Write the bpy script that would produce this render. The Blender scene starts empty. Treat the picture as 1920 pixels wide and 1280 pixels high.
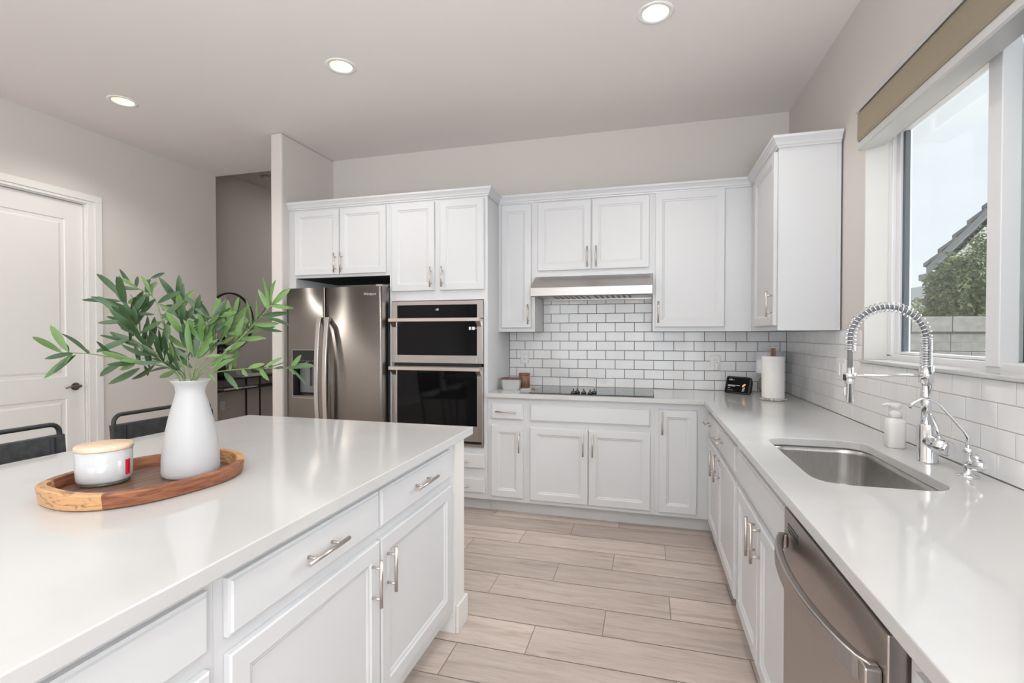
import bpy, bmesh, math, random
from mathutils import Vector, Matrix
random.seed(7)
SC = bpy.context.scene
COL = SC.collection
PI = math.pi
# ------------------------------------------------------------------ camera
CAM = Vector((-1.025, -4.149, 1.3514)); FPX = 919.2; YAW = 0.2685; PITCH = -0.0134
cd = bpy.data.cameras.new('camera'); cam = bpy.data.objects.new('camera', cd); COL.objects.link(cam)
cd.sensor_width = 36.0; cd.lens = FPX * 36.0 / 1920.0; cd.clip_start = 0.02; cd.clip_end = 200
cam.location = CAM; cam.rotation_euler = (PI / 2 + PITCH, 0, YAW)
SC.camera = cam
# ------------------------------------------------------------------ colour management
SC.view_settings.view_transform = 'Standard'; SC.view_settings.look = 'None'
SC.view_settings.exposure = 0.29; SC.view_settings.gamma = 1.0; SC.view_settings.use_curve_mapping = False
# ------------------------------------------------------------------ world: pale hazy sky with soft cloud
W = bpy.data.worlds.new('World'); SC.world = W; W.use_nodes = True
nt = W.node_tree; nt.nodes.clear()
wo = nt.nodes.new('ShaderNodeOutputWorld'); bg = nt.nodes.new('ShaderNodeBackground')
tc = nt.nodes.new('ShaderNodeTexCoord'); mp = nt.nodes.new('ShaderNodeMapping'); mp.inputs['Scale'].default_value = (1.5, 1.5, 5)
nz = nt.nodes.new('ShaderNodeTexNoise'); nz.inputs['Scale'].default_value = 1.6; nz.inputs['Detail'].default_value = 5
cr = nt.nodes.new('ShaderNodeValToRGB'); cr.color_ramp.elements[0].position = .38; cr.color_ramp.elements[1].position = .66
cr.color_ramp.elements[0].color = (.78, .855, .93, 1); cr.color_ramp.elements[1].color = (.92, .95, .97, 1)
nt.links.new(tc.outputs['Generated'], mp.inputs['Vector']); nt.links.new(mp.outputs['Vector'], nz.inputs['Vector'])
nt.links.new(nz.outputs['Fac'], cr.inputs['Fac']); nt.links.new(cr.outputs['Color'], bg.inputs['Color'])
bg.inputs['Strength'].default_value = .95; nt.links.new(bg.outputs['Background'], wo.inputs['Surface'])
# ------------------------------------------------------------------ added unseen fill lamps behind the camera and in the hall
def area_light(name, loc, rot, sx, sy, power, col):
    l = bpy.data.lights.new(name, 'AREA'); l.shape = 'RECTANGLE'; l.size = sx; l.size_y = sy; l.energy = power; l.color = col
    o = bpy.data.objects.new(name, l); COL.objects.link(o); o.location = loc; o.rotation_euler = rot; return o
area_light('added_rear_fill', (-2.1, -8.7, 1.25), (PI / 2 - math.radians(12), 0, 0), 3.6, 2.3, 68, (.86, .94, 1))  # added area lamp in place of daylight from unseen rear doors
area_light('added_side_fill', (-.12, -6.2, 1.6), (PI / 2 + math.radians(8), 0, PI / 2), 2.8, 1.8, 66, (.86, .94, 1))  # added fill lamp from the right; the wall here has no window
area_light('added_ceiling_bounce', (-.75, -5.2, 1.3), (PI, 0, 0), .9, .9, 100, (.86, .94, 1))  # added up-facing lamp to brighten the ceiling, like a bounce flash
area_light('added_hall_fill', (-5.2, 2.5, 3.42), (0, 0, 0), .5, .5, 9, (1, .98, .96))  # added lamp to lift the dark hall; no fixture is built there
# broad hazy daylight entering through the kitchen window
sl = bpy.data.lights.new('hazy_sun', 'SUN'); sl.energy = 10.0; sl.angle = math.radians(70); sl.color = (.95, .975, 1)
so_ = bpy.data.objects.new('hazy_sun', sl); COL.objects.link(so_); so_.rotation_euler = Vector((-.90, -.05, -.34)).to_track_quat('-Z', 'Y').to_euler()

# ================================================================== helpers
def px_ray(x, y):
    cy, sy, cp, sp = math.cos(YAW), math.sin(YAW), math.cos(PITCH), math.sin(PITCH)
    f = Vector((-sy * cp, cy * cp, sp)); r = Vector((cy, sy, 0)); u = r.cross(f)
    return f + r * ((x - 960) / FPX) - u * ((y - 640) / FPX)

class MB:
    def __init__(s): s.bm = bmesh.new()
    def box(s, x0, x1, y0, y1, z0, z1, bev=0, seg=2, mi=0):
        if x0 > x1: x0, x1 = x1, x0
        if y0 > y1: y0, y1 = y1, y0
        if z0 > z1: z0, z1 = z1, z0
        b = bmesh.new()
        bmesh.ops.create_cube(b, size=1)
        for v in b.verts:
            v.co = Vector(((x0 + x1) / 2 + v.co.x * (x1 - x0), (y0 + y1) / 2 + v.co.y * (y1 - y0), (z0 + z1) / 2 + v.co.z * (z1 - z0)))
        if bev:
            bmesh.ops.bevel(b, geom=b.edges[:], offset=bev, segments=seg, affect='EDGES', profile=.5)
        return s.join(b, mi)
    def join(s, b, mi=0):
        b.faces.ensure_lookup_table()
        mp_ = {}
        for v in b.verts: mp_[v] = s.bm.verts.new(v.co)
        for f in b.faces:
            try:
                nf = s.bm.faces.new([mp_[v] for v in f.verts]); nf.material_index = mi; nf.smooth = f.smooth
            except ValueError: pass
        b.free(); return s
    def tube(s, pts, r, n=10, cap=True, mi=0, closed=False):
        pts = [Vector(p) for p in pts]; N = len(pts)
        rad = r if isinstance(r, (list, tuple)) else [r] * N
        rings = []; prev = None
        for i, p in enumerate(pts):
            if closed: t = pts[(i + 1) % N] - pts[i - 1]
            elif i == 0: t = pts[1] - pts[0]
            elif i == N - 1: t = pts[-1] - pts[-2]
            else: t = (pts[i + 1] - p).normalized() + (p - pts[i - 1]).normalized()
            t.normalize()
            if prev is None:
                a = Vector((0, 0, 1)) if abs(t.z) < .9 else Vector((1, 0, 0)); nn = t.cross(a).normalized()
            else:
                nn = prev - t * prev.dot(t)
                nn = nn.normalized() if nn.length > 1e-6 else prev
            prev = nn; bb = t.cross(nn)
            rings.append([s.bm.verts.new(p + (nn * math.cos(2 * PI * k / n) + bb * math.sin(2 * PI * k / n)) * rad[i]) for k in range(n)])
        M = N if closed else N - 1
        for i in range(M):
            a, b = rings[i], rings[(i + 1) % N]
            for k in range(n):
                f = s.bm.faces.new((a[k], a[(k + 1) % n], b[(k + 1) % n], b[k])); f.smooth = True; f.material_index = mi
        if cap and not closed:
            for q in (rings[0][::-1], rings[-1]):
                f = s.bm.faces.new(q); f.material_index = mi
        return s
    def lathe(s, c, prof, n=32, mi=0, smooth=True, sx=1, sy=1, rot=0):
        c = Vector(c); rings = []
        cr_, sr_ = math.cos(rot), math.sin(rot)
        for r, z in prof:
            if r < 1e-6: rings.append([s.bm.verts.new(c + Vector((0, 0, z)))])
            else:
                q = []
                for k in range(n):
                    a = 2 * PI * k / n; x, y = r * sx * math.cos(a), r * sy * math.sin(a)
                    q.append(s.bm.verts.new(c + Vector((x * cr_ - y * sr_, x * sr_ + y * cr_, z))))
                rings.append(q)
        for a, b in zip(rings[:-1], rings[1:]):
            if len(a) == 1 and len(b) == 1: continue
            for k in range(n):
                k2 = (k + 1) % n
                if len(a) == 1: vs = (a[0], b[k2], b[k])
                elif len(b) == 1: vs = (a[k], a[k2], b[0])
                else: vs = (a[k], a[k2], b[k2], b[k])
                f = s.bm.faces.new(vs); f.smooth = smooth; f.material_index = mi
        return s
    def prism(s, poly, fn, d0, d1, mi=0):
        """poly: 2-d outline; fn(u,v,d)->xyz; extruded from d0 to d1"""
        a = [s.bm.verts.new(fn(u, v, d0)) for u, v in poly]; b = [s.bm.verts.new(fn(u, v, d1)) for u, v in poly]; n = len(poly)
        for f in (s.bm.faces.new(a), s.bm.faces.new(b[::-1])): f.material_index = mi
        for i in range(n):
            f = s.bm.faces.new((a[i], a[(i + 1) % n], b[(i + 1) % n], b[i])); f.material_index = mi
        return s
    def rings(s, rg, mi=0, cap0=True, cap1=True, smooth=False):
        """list of equal-length closed loops of points, bridged"""
        R_ = [[s.bm.verts.new(Vector(p)) for p in q] for q in rg]; n = len(R_[0])
        for a, b in zip(R_[:-1], R_[1:]):
            for k in range(n):
                f = s.bm.faces.new((a[k], a[(k + 1) % n], b[(k + 1) % n], b[k])); f.material_index = mi; f.smooth = smooth
        if cap0: s.bm.faces.new(R_[0][::-1]).material_index = mi
        if cap1: s.bm.faces.new(R_[-1]).material_index = mi
        return s

OFF = {}
def emit(name, mb, mats, parent=None, fixn=True, bevel=0, smooth_angle=None, label=None):
    root = parent
    while root is not None and root.parent is not None: root = root.parent
    off = OFF.get(root.as_pointer(), Vector((0, 0, 0))) if root is not None else Vector((0, 0, 0))
    if fixn: bmesh.ops.recalc_face_normals(mb.bm, faces=mb.bm.faces[:])
    if off.length: bmesh.ops.translate(mb.bm, verts=mb.bm.verts[:], vec=-off)
    me = bpy.data.meshes.new(name); mb.bm.to_mesh(me); mb.bm.free()
    if not isinstance(mats, (list, tuple)): mats = [mats]
    for m in mats: me.materials.append(m)
    o = bpy.data.objects.new(name, me); COL.objects.link(o)
    if parent is not None: o.parent = parent
    if bevel:
        md = o.modifiers.new('bevel', 'BEVEL'); md.width = bevel; md.segments = 2; md.limit_method = 'ANGLE'; md.angle_limit = math.radians(50)
    if label: o['label'] = label
    return o
def tag(o, label, cat, group=None):
    o['label'] = label; o['category'] = cat
    if group: o['group'] = group
    return o
def thing(name, label, cat, loc, group=None):
    o = bpy.data.objects.new(name, None); COL.objects.link(o); o.location = loc; o.empty_display_size = .1
    OFF[o.as_pointer()] = Vector(loc); tag(o, label, cat, group); return o
def struct(name, mb, mats, parent=None, label=None, bevel=0):
    o = emit(name, mb, mats, parent, bevel=bevel)
    if parent is None:
        o['kind'] = 'structure'
        if label: o['label'] = label
    return o
def struct_root(name, loc, label):
    o = bpy.data.objects.new(name, None); COL.objects.link(o); o.location = loc; o.empty_display_size = .1
    OFF[o.as_pointer()] = Vector(loc); o['kind'] = 'structure'; o['label'] = label; return o

# ================================================================== materials
def new_mat(name):
    m = bpy.data.materials.new(name); m.use_nodes = True; n = m.node_tree
    return m, n, n.nodes['Principled BSDF']
def setp(b, **k):
    for a, v in k.items(): b.inputs[a.replace('_', ' ')].default_value = v
def simple(name, col, rough=.5, metal=0, bump=0, bscale=200, **k):
    m, n, b = new_mat(name)
    b.inputs['Base Color'].default_value = (*col, 1); b.inputs['Roughness'].default_value = rough; b.inputs['Metallic'].default_value = metal
    for a, v in k.items(): b.inputs[a].default_value = v
    if bump:
        t = n.nodes.new('ShaderNodeTexCoord'); z = n.nodes.new('ShaderNodeTexNoise'); z.inputs['Scale'].default_value = bscale; z.inputs['Detail'].default_value = 3
        bp = n.nodes.new('ShaderNodeBump'); bp.inputs['Strength'].default_value = bump; bp.inputs['Distance'].default_value = .002
        n.links.new(t.outputs['Object'], z.inputs['Vector']); n.links.new(z.outputs['Fac'], bp.inputs['Height']); n.links.new(bp.outputs['Normal'], b.inputs['Normal'])
    return m
def noisy(name, c0, c1, scale=(1, 1, 1), nscale=5, detail=4, rough=.5, metal=0, p0=.35, p1=.65, dist=0, bump=0, rvar=0, **k):
    m, n, b = new_mat(name)
    t = n.nodes.new('ShaderNodeTexCoord'); mp_ = n.nodes.new('ShaderNodeMapping'); mp_.inputs['Scale'].default_value = scale
    z = n.nodes.new('ShaderNodeTexNoise'); z.inputs['Scale'].default_value = nscale; z.inputs['Detail'].default_value = detail; z.inputs['Distortion'].default_value = dist
    r = n.nodes.new('ShaderNodeValToRGB'); r.color_ramp.elements[0].position = p0; r.color_ramp.elements[1].position = p1
    r.color_ramp.elements[0].color = (*c0, 1); r.color_ramp.elements[1].color = (*c1, 1)
    n.links.new(t.outputs['Object'], mp_.inputs['Vector']); n.links.new(mp_.outputs['Vector'], z.inputs['Vector']); n.links.new(z.outputs['Fac'], r.inputs['Fac'])
    n.links.new(r.outputs['Color'], b.inputs['Base Color'])
    b.inputs['Roughness'].default_value = rough; b.inputs['Metallic'].default_value = metal
    for a, v in k.items(): b.inputs[a].default_value = v
    if bump:
        bp = n.nodes.new('ShaderNodeBump'); bp.inputs['Strength'].default_value = bump; bp.inputs['Distance'].default_value = .002
        n.links.new(z.outputs['Fac'], bp.inputs['Height']); n.links.new(bp.outputs['Normal'], b.inputs['Normal'])
    if rvar:
        mr = n.nodes.new('ShaderNodeMapRange'); mr.inputs['To Min'].default_value = rough - rvar; mr.inputs['To Max'].default_value = rough + rvar
        n.links.new(z.outputs['Fac'], mr.inputs['Value']); n.links.new(mr.outputs['Result'], b.inputs['Roughness'])
    return m
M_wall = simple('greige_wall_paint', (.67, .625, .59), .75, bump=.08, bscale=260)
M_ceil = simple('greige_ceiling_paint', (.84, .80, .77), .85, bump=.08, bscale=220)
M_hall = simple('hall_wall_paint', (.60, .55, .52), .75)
M_cab = simple('white_cabinet_paint', (.665, .667, .68), .36)
M_toe = simple('toe_kick_board', (.62, .61, .61), .5)
M_trim = simple('white_trim_paint', (.79, .775, .745), .4)
M_post = simple('cream_wall_paint', (.80, .78, .74), .6)
M_quartz = noisy('white_quartz', (.565, .56, .552), (.595, .591, .585), nscale=1.7, detail=6, dist=1.5, rough=.09, p0=.3, p1=.5)
M_tile = noisy('white_glazed_tile', (.83, .825, .83), (.87, .865, .865), nscale=6, rough=.1, bump=.06)
M_grout = simple('brown_grey_grout', (.15, .12, .11), .9)
M_grout_l = simple('pale_grey_grout', (.56, .51, .475), .9)
M_steel = noisy('brushed_steel', (.45, .42, .40), (.49, .46, .44), scale=(1, 1, 90), nscale=6, rough=.30, metal=1, rvar=.03)
M_handle_steel = simple('satin_handle_steel', (.60, .57, .545), .28, 1)
M_steel_v = noisy('brushed_dark_steel', (.265, .243, .226), (.28, .258, .24), scale=(60, 60, .6), nscale=5, rough=.33, metal=1, rvar=.02, Anisotropic=.92, **{'Anisotropic Rotation': .25})
M_steel_dw = noisy('brushed_dark_steel_panel', (.42, .385, .365), (.45, .415, .395), scale=(60, 60, .6), nscale=5, rough=.3, metal=1, rvar=.05)
M_sink = noisy('satin_sink_steel', (.50, .485, .475), (.58, .565, .55), scale=(60, 3, 3), nscale=5, rough=.3, metal=1, rvar=.06)
M_nickel = simple('brushed_nickel', (.66, .60, .55), .33, 1)
M_chrome = simple('polished_chrome', (.82, .83, .85), .06, 1)
M_blackglass = simple('black_oven_glass', (.004, .004, .005), .06, **{'Specular IOR Level': .16})
M_cook = simple('black_cooktop_glass', (.012, .012, .014), .04)
M_black = simple('black_plastic', (.012, .012, .013), .45)
M_blackmetal = simple('black_powder_coat', (.018, .019, .021), .42)
M_dark = simple('dark_recess', (.03, .03, .033), .7)
M_leather = noisy('black_leather', (.018, .018, .02), (.04, .04, .043), nscale=28, detail=5, rough=.5, bump=.35)
M_ceramic = simple('matte_white_ceramic', (.47, .465, .47), .45)
M_candle = simple('white_glass_jar', (.54, .54, .55), .12)
M_clear = simple('smoky_glass_base', (.10, .105, .095), .08)
M_red = simple('red_label', (.72, .015, .035), .45)
M_darkred = simple('dark_red_print', (.18, .01, .02), .5)
M_lid = noisy('pale_wood_lid', (.72, .52, .36), (.80, .62, .46), scale=(2, 16, 2), nscale=4, rough=.5)
M_white = simple('white_plastic', (.84, .83, .82), .35)
M_offw = simple('white_soap_bottle', (.86, .845, .825), .3)
M_paper = noisy('paper_towel', (.86, .84, .815), (.89, .875, .855), nscale=60, rough=.95, bump=.25)
M_dkwood = noisy('dark_walnut', (.10, .045, .028), (.19, .09, .055), scale=(14, 14, 2), nscale=5, rough=.5)
M_brwood = noisy('brown_acacia', (.16, .075, .04), (.32, .17, .10), scale=(20, 20, 2), nscale=5, rough=.45)
M_marble = noisy('grey_marble', (.30, .265, .24), (.70, .65, .60), nscale=22, detail=6, dist=2, rough=.25)
M_tan = noisy('tan_shade_fabric', (.285, .235, .165), (.32, .268, .195), scale=(40, 300, 300), nscale=3, rough=.9, bump=.15)
M_alu = simple('light_grey_aluminium', (.60, .59, .585), .4, .3)
M_vinyl = simple('white_vinyl_frame', (.80, .80, .81), .35)
M_gasket = simple('dark_grey_gasket', (.10, .115, .13), .5)
M_lampshade = simple('pale_lamp_shade', (.82, .82, .88), .9)
M_stone = noisy('grey_ribbed_stoneware', (.19, .17, .15), (.27, .245, .215), nscale=20, rough=.85)
M_clay = noisy('tan_clay', (.20, .14, .11), (.28, .20, .16), nscale=9, rough=.9)
M_book = simple('pale_book_cover', (.55, .53, .51), .6)
M_book2 = simple('grey_book_cover', (.30, .29, .29), .6)
M_block = noisy('grey_block', (.26, .255, .24), (.33, .325, .31), nscale=14, detail=8, rough=.95, bump=.4)
M_mortar = simple('block_mortar', (.22, .215, .205), .95)
M_stucco = simple('pale_stucco', (.72, .72, .69), .95, bump=.3, bscale=90)
M_rooftile = noisy('grey_roof_tile', (.075, .08, .088), (.13, .135, .14), nscale=9, rough=.85)
M_fascia = simple('grey_fascia', (.16, .17, .175), .7)
M_ground = noisy('tan_gravel', (.35, .31, .27), (.48, .43, .38), nscale=50, rough=.95)
M_bark = simple('brown_bark', (.11, .075, .05), .9)
M_stem = simple('green_stem', (.15, .21, .075), .6)
M_bronze = simple('dark_nickel_lever', (.25, .22, .19), .3, 1)
M_mirror = simple('mirror_glass', (.80, .80, .78), .03, 1)
M_dkplant = noisy('dark_dried_flowers', (.02, .015, .012), (.06, .045, .035), nscale=20, rough=.9)
def emis(name, col, s):
    m, n, b = new_mat(name); b.inputs['Base Color'].default_value = (*col, 1); b.inputs['Emission Color'].default_value = (*col, 1); b.inputs['Emission Strength'].default_value = s; return m
M_led = emis('led_lens', (1, .89, .74), 7.5)
M_hoodled = emis('hood_led', (1, .86, .70), 9)
M_digit = emis('white_display_digits', (.8, .8, .8), .45)
M_amber = emis('amber_screen_glow', (.9, .42, .12), .5)
M_haze = emis('pale_screen_smoke', (.25, .19, .16), .35)
M_can = simple('warm_white_reflector', (.80, .755, .68), .4)
def leaf_mat(name, c0, c1):
    m = noisy(name, c0, c1, nscale=9, rough=.42)
    b = m.node_tree.nodes['Principled BSDF']
    try: b.inputs['Subsurface Weight'].default_value = 0
    except Exception: pass
    return m
M_leafd = leaf_mat('dark_olive_leaf', (.030, .066, .026), (.060, .112, .045))
M_leafl = leaf_mat('fresh_green_leaf', (.085, .165, .045), (.150, .255, .080))
M_tree = noisy('garden_tree_leaf', (.085, .115, .04), (.24, .28, .12), nscale=3, rough=.7)
def glass_mat(name, tint=(.965, .98, .975)):
    m = bpy.data.materials.new(name); m.use_nodes = True; n = m.node_tree; n.nodes.clear()
    o = n.nodes.new('ShaderNodeOutputMaterial'); tr = n.nodes.new('ShaderNodeBsdfTransparent'); gl = n.nodes.new('ShaderNodeBsdfGlossy')
    tr.inputs['Color'].default_value = (*tint, 1); gl.inputs['Roughness'].default_value = 0.0
    lw = n.nodes.new('ShaderNodeLayerWeight'); lw.inputs['Blend'].default_value = .5
    pw = n.nodes.new('ShaderNodeMath'); pw.operation = 'POWER'; pw.inputs[1].default_value = 5
    fr = n.nodes.new('ShaderNodeMath'); fr.operation = 'MULTIPLY_ADD'; fr.inputs[1].default_value = .9; fr.inputs[2].default_value = .035
    n.links.new(lw.outputs['Facing'], pw.inputs[0]); n.links.new(pw.outputs[0], fr.inputs[0]); mx = n.nodes.new('ShaderNodeMixShader')
    n.links.new(fr.outputs[0], mx.inputs['Fac']); n.links.new(tr.outputs[0], mx.inputs[1]); n.links.new(gl.outputs[0], mx.inputs[2]); n.links.new(mx.outputs[0], o.inputs['Surface'])
    return m
M_glass = glass_mat('window_glass')
def screen_mat():
    m = bpy.data.materials.new('insect_screen_mesh'); m.use_nodes = True; n = m.node_tree; n.nodes.clear()
    o = n.nodes.new('ShaderNodeOutputMaterial'); tr = n.nodes.new('ShaderNodeBsdfTransparent'); df = n.nodes.new('ShaderNodeBsdfDiffuse')
    df.inputs['Color'].default_value = (.012, .014, .014, 1); mx = n.nodes.new('ShaderNodeMixShader'); mx.inputs['Fac'].default_value = .72
    n.links.new(tr.outputs[0], mx.inputs[1]); n.links.new(df.outputs[0], mx.inputs[2]); n.links.new(mx.outputs[0], o.inputs['Surface']); return m
M_screen = screen_mat()
def plank_mat():
    m, n, b = new_mat('wood_look_floor_tile')
    t = n.nodes.new('ShaderNodeTexCoord'); at = n.nodes.new('ShaderNodeAttribute'); at.attribute_name = 'tone'
    ad = n.nodes.new('ShaderNodeVectorMath'); ad.operation = 'MULTIPLY_ADD'; ad.inputs[1].default_value = (7, 5, 9)
    n.links.new(at.outputs['Color'], ad.inputs[0]); n.links.new(t.outputs['Object'], ad.inputs[2])
    mp_ = n.nodes.new('ShaderNodeMapping'); mp_.inputs['Scale'].default_value = (1.2, 9, 1); n.links.new(ad.outputs[0], mp_.inputs['Vector'])
    z = n.nodes.new('ShaderNodeTexNoise'); z.inputs['Scale'].default_value = 2.2; z.inputs['Detail'].default_value = 8; z.inputs['Roughness'].default_value = .62; z.inputs['Distortion'].default_value = .6
    n.links.new(mp_.outputs[0], z.inputs['Vector'])
    r = n.nodes.new('ShaderNodeValToRGB'); e = r.color_ramp.elements
    e[0].position = .25; e[0].color = (.36, .29, .25, 1); e[1].position = .75; e[1].color = (.62, .53, .475, 1)
    e2 = e.new(.45); e2.color = (.52, .435, .385, 1); e3 = e.new(.58); e3.color = (.57, .48, .425, 1)
    n.links.new(z.outputs['Fac'], r.inputs['Fac'])
    mp2 = n.nodes.new('ShaderNodeMapping'); mp2.inputs['Scale'].default_value = (6, 120, 1); n.links.new(ad.outputs[0], mp2.inputs['Vector'])
    z2 = n.nodes.new('ShaderNodeTexNoise'); z2.inputs['Scale'].default_value = 2; z2.inputs['Detail'].default_value = 4; n.links.new(mp2.outputs[0], z2.inputs['Vector'])
    mx = n.nodes.new('ShaderNodeMix'); mx.data_type = 'RGBA'; mx.blend_type = 'MULTIPLY'; mx.inputs['Factor'].default_value = .35
    r2 = n.nodes.new('ShaderNodeValToRGB'); r2.color_ramp.elements[0].position = .35; r2.color_ramp.elements[0].color = (.72, .70, .68, 1); r2.color_ramp.elements[1].position = .6; r2.color_ramp.elements[1].color = (1.05, 1.05, 1.05, 1)
    n.links.new(z2.outputs['Fac'], r2.inputs['Fac']); n.links.new(r.outputs['Color'], mx.inputs['A']); n.links.new(r2.outputs['Color'], mx.inputs['B'])
    mr = n.nodes.new('ShaderNodeMapRange'); mr.inputs['To Min'].default_value = .92; mr.inputs['To Max'].default_value = 1.2
    sp = n.nodes.new('ShaderNodeSeparateColor'); n.links.new(at.outputs['Color'], sp.inputs[0]); n.links.new(sp.outputs[0], mr.inputs['Value'])
    mx2 = n.nodes.new('ShaderNodeMix'); mx2.data_type = 'RGBA'; mx2.blend_type = 'MULTIPLY'; mx2.inputs['Factor'].default_value = 1
    n.links.new(mx.outputs['Result'], mx2.inputs['A']); n.links.new(mr.outputs['Result'], mx2.inputs['B'])
    n.links.new(mx2.outputs['Result'], b.inputs['Base Color']); b.inputs['Roughness'].default_value = .42
    bp = n.nodes.new('ShaderNodeBump'); bp.inputs['Strength'].default_value = .12; bp.inputs['Distance'].default_value = .002
    n.links.new(z2.outputs['Fac'], bp.inputs['Height']); n.links.new(bp.outputs['Normal'], b.inputs['Normal'])
    return m
M_plank = plank_mat(); M_fgrout = simple('beige_floor_grout', (.33, .275, .24), .9)
def tray_mat(c0, c1, nm):
    return noisy(nm, c0, c1, scale=(3, 3, 26), nscale=5, detail=6, dist=.8, rough=.42)
M_tray_red = tray_mat((.15, .048, .02), (.33, .125, .06), 'red_brown_acacia')
M_tray_light = noisy('golden_acacia', (.17, .085, .05), (.58, .32, .15), scale=(9, 9, 30), nscale=3, detail=4, dist=1.2, rough=.42, p0=.3, p1=.5)
M_tray_floor = noisy('brown_acacia_boards', (.10, .05, .035), (.20, .11, .078), scale=(22, 2, 2), nscale=5, detail=6, rough=.45)

# ================================================================== setting
HC = 3.04; XL = -5.47; YB = -9.0
XHALL = -6.3; HH = 3.44; YH = 3.2
# floor of wood-look planks: 0.914 x 0.2137, third stagger
def build_floor():
    mb = MB(); mb.box(-6.4, 0.0, YB, YH, -.02, -.0025, mi=1)
    lay = mb.bm.loops.layers.float_color.new('tone')
    Y0, PW, PLn, g = -0.655, .2137, .914, .0020
    for k in range(-19, 40):
        y1 = Y0 - k * PW; y0 = y1 - PW
        if y1 < YB + .01 or y0 > YH - .01: continue
        y0c, y1c = max(y0, YB), min(y1, YH)
        xo = -1.52 - .304 * (k % 3)
        for j in range(-8, 4):
            x0 = xo + j * PLn; x1 = x0 + PLn
            a, b = max(x0, -6.4), min(x1, 0)
            if b - a < .02: continue
            c = (random.random(), random.random(), random.random(), 1)
            vs = [mb.bm.verts.new(p) for p in ((a + g, y0c + g, 0), (b - g, y0c + g, 0), (b - g, y1c - g, 0), (a + g, y1c - g, 0))]
            f = mb.bm.faces.new(vs)
            for l in f.loops: l[lay] = c
    struct('floor', mb, [M_plank, M_fgrout], label='greige wood-look plank tile floor')
build_floor()
mb = MB(); mb.box(XL, 0.2, YB, .08, HC, HH + .1)
struct('ceiling', mb, M_ceil, label='greige painted kitchen ceiling')
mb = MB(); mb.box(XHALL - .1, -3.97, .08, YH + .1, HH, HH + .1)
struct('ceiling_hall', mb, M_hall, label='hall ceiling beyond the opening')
mb = MB(); mb.box(-3.97, 0.2, .008, .16, 0, HC); struct('wall_back', mb, M_wall, label='greige wall behind the cabinets')
WY0, WY1, WZ0, WZ1 = -2.90, -1.352, 1.218, 2.38
mb = MB()
mb.box(.008, .2, WY1, .008, 0, HC); mb.box(.008, .2, YB, WY0, 0, HC); mb.box(.008, .2, WY0, WY1, 0, WZ0 - .002); mb.box(.008, .2, WY0, WY1, WZ1, HC)
struct('wall_right', mb, M_wall, label='greige wall with the kitchen window')
DY0, DY1, DZ = -2.02, -1.19, 2.42
mb = MB()
mb.box(XL - .12, XL, DY1 + .02, .08, 0, HC); mb.box(XL - .12, XL, YB, DY0 - .02, 0, HC); mb.box(XL - .12, XL, DY0 - .02, DY1 + .02, DZ + .02, HC)
struct('wall_left', mb, M_wall, label='greige wall with the white panelled door')
mb = MB(); mb.box(-4.08, -3.97, -.70, YH, 0, HC, ); mb.box(-4.08, -3.97, .0801, YH, HC, HH)
struct('wall_partition', mb, M_wall, label='greige stub wall between hall and fridge', bevel=.016)
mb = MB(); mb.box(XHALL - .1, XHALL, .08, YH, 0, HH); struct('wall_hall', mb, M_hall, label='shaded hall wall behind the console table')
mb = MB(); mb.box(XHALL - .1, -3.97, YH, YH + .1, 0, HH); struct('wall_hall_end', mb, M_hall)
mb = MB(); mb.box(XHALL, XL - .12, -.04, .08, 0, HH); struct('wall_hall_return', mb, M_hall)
# wall behind the camera with glass patio doors opening
mb = MB(); mb.box(XL - .12, -4.0, YB - .15, YB, 0, HC); mb.box(-.2, .2, YB - .15, YB, 0, HC); mb.box(-4.0, -.2, YB - .15, YB, 2.45, HC)
struct('wall_front', mb, M_wall)
r = struct_root('window_2', (-2.1, YB, 0), 'white framed patio doors')
mb = MB()
for xa in (-4.0, -2.75, -1.5, -.26): mb.box(xa, xa + .06, YB - .09, YB - .03, 0, 2.45)
mb.box(-3.94, -.26, YB - .09, YB - .03, 2.39, 2.45); mb.box(-3.94, -.26, YB - .09, YB - .03, 0, .06)
emit('window_frame', mb, M_vinyl, r)
mb = MB(); mb.box(-3.97, -.23, YB - .062, YB - .058, .05, 2.40); emit('pane', mb, M_glass, r)
# baseboards
mb = MB(); mb.box(XL, XL + .014, -1.07, .08, 0, .13); struct('baseboard_left', mb, M_trim)
mb = MB(); mb.box(XL, XL + .014, YB, -2.13, 0, .13); struct('baseboard_left_rear', mb, M_trim)
# door in the left wall
d = struct_root('door_1', (XL, -1.6, 0), 'white two-panel door with dark lever handle')
def ringrect(y0, y1, z0, z1, x): return [(x, y0, z0), (x, y1, z0), (x, y1, z1), (x, y0, z1)]
mb = MB()
xf = XL - .022
mb.box(xf - .035, xf - .012, DY0 + .003, DY1 - .003, .01, DZ - .004)
ST = .13
def panel_frame(z0, z1):
    y0, y1 = DY0 + ST, DY1 - ST
    mb.rings([ringrect(y0 - .012, y1 + .012, z0 - .012, z1 + .012, xf - .001), ringrect(y0, y1, z0, z1, xf - .001), ringrect(y0 + .006, y1 - .006, z0 + .006, z1 - .006, xf - .009),
              ringrect(y0 + .03, y1 - .03, z0 + .03, z1 - .03, xf - .009), ringrect(y0 + .045, y1 - .045, z0 + .045, z1 - .045, xf - .003)], cap0=False)
zr = (.012, .22, .845, 1.018, 2.275, DZ - .005)
mb.box(xf - .012, xf, DY0 + .003, DY0 + ST - .0121, zr[0], zr[5]); mb.box(xf - .012, xf, DY1 - ST + .0121, DY1 - .003, zr[0], zr[5])
for a, b in ((zr[0], zr[1]), (zr[2], zr[3]), (zr[4], zr[5])): mb.box(xf - .012, xf, DY0 + ST - .0121, DY1 - ST + .0121, a - (.0 if a == zr[0] else -.012), b - (.012 if b != zr[5] else 0))
panel_frame(zr[1], zr[2]); panel_frame(zr[3], zr[4])
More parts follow.
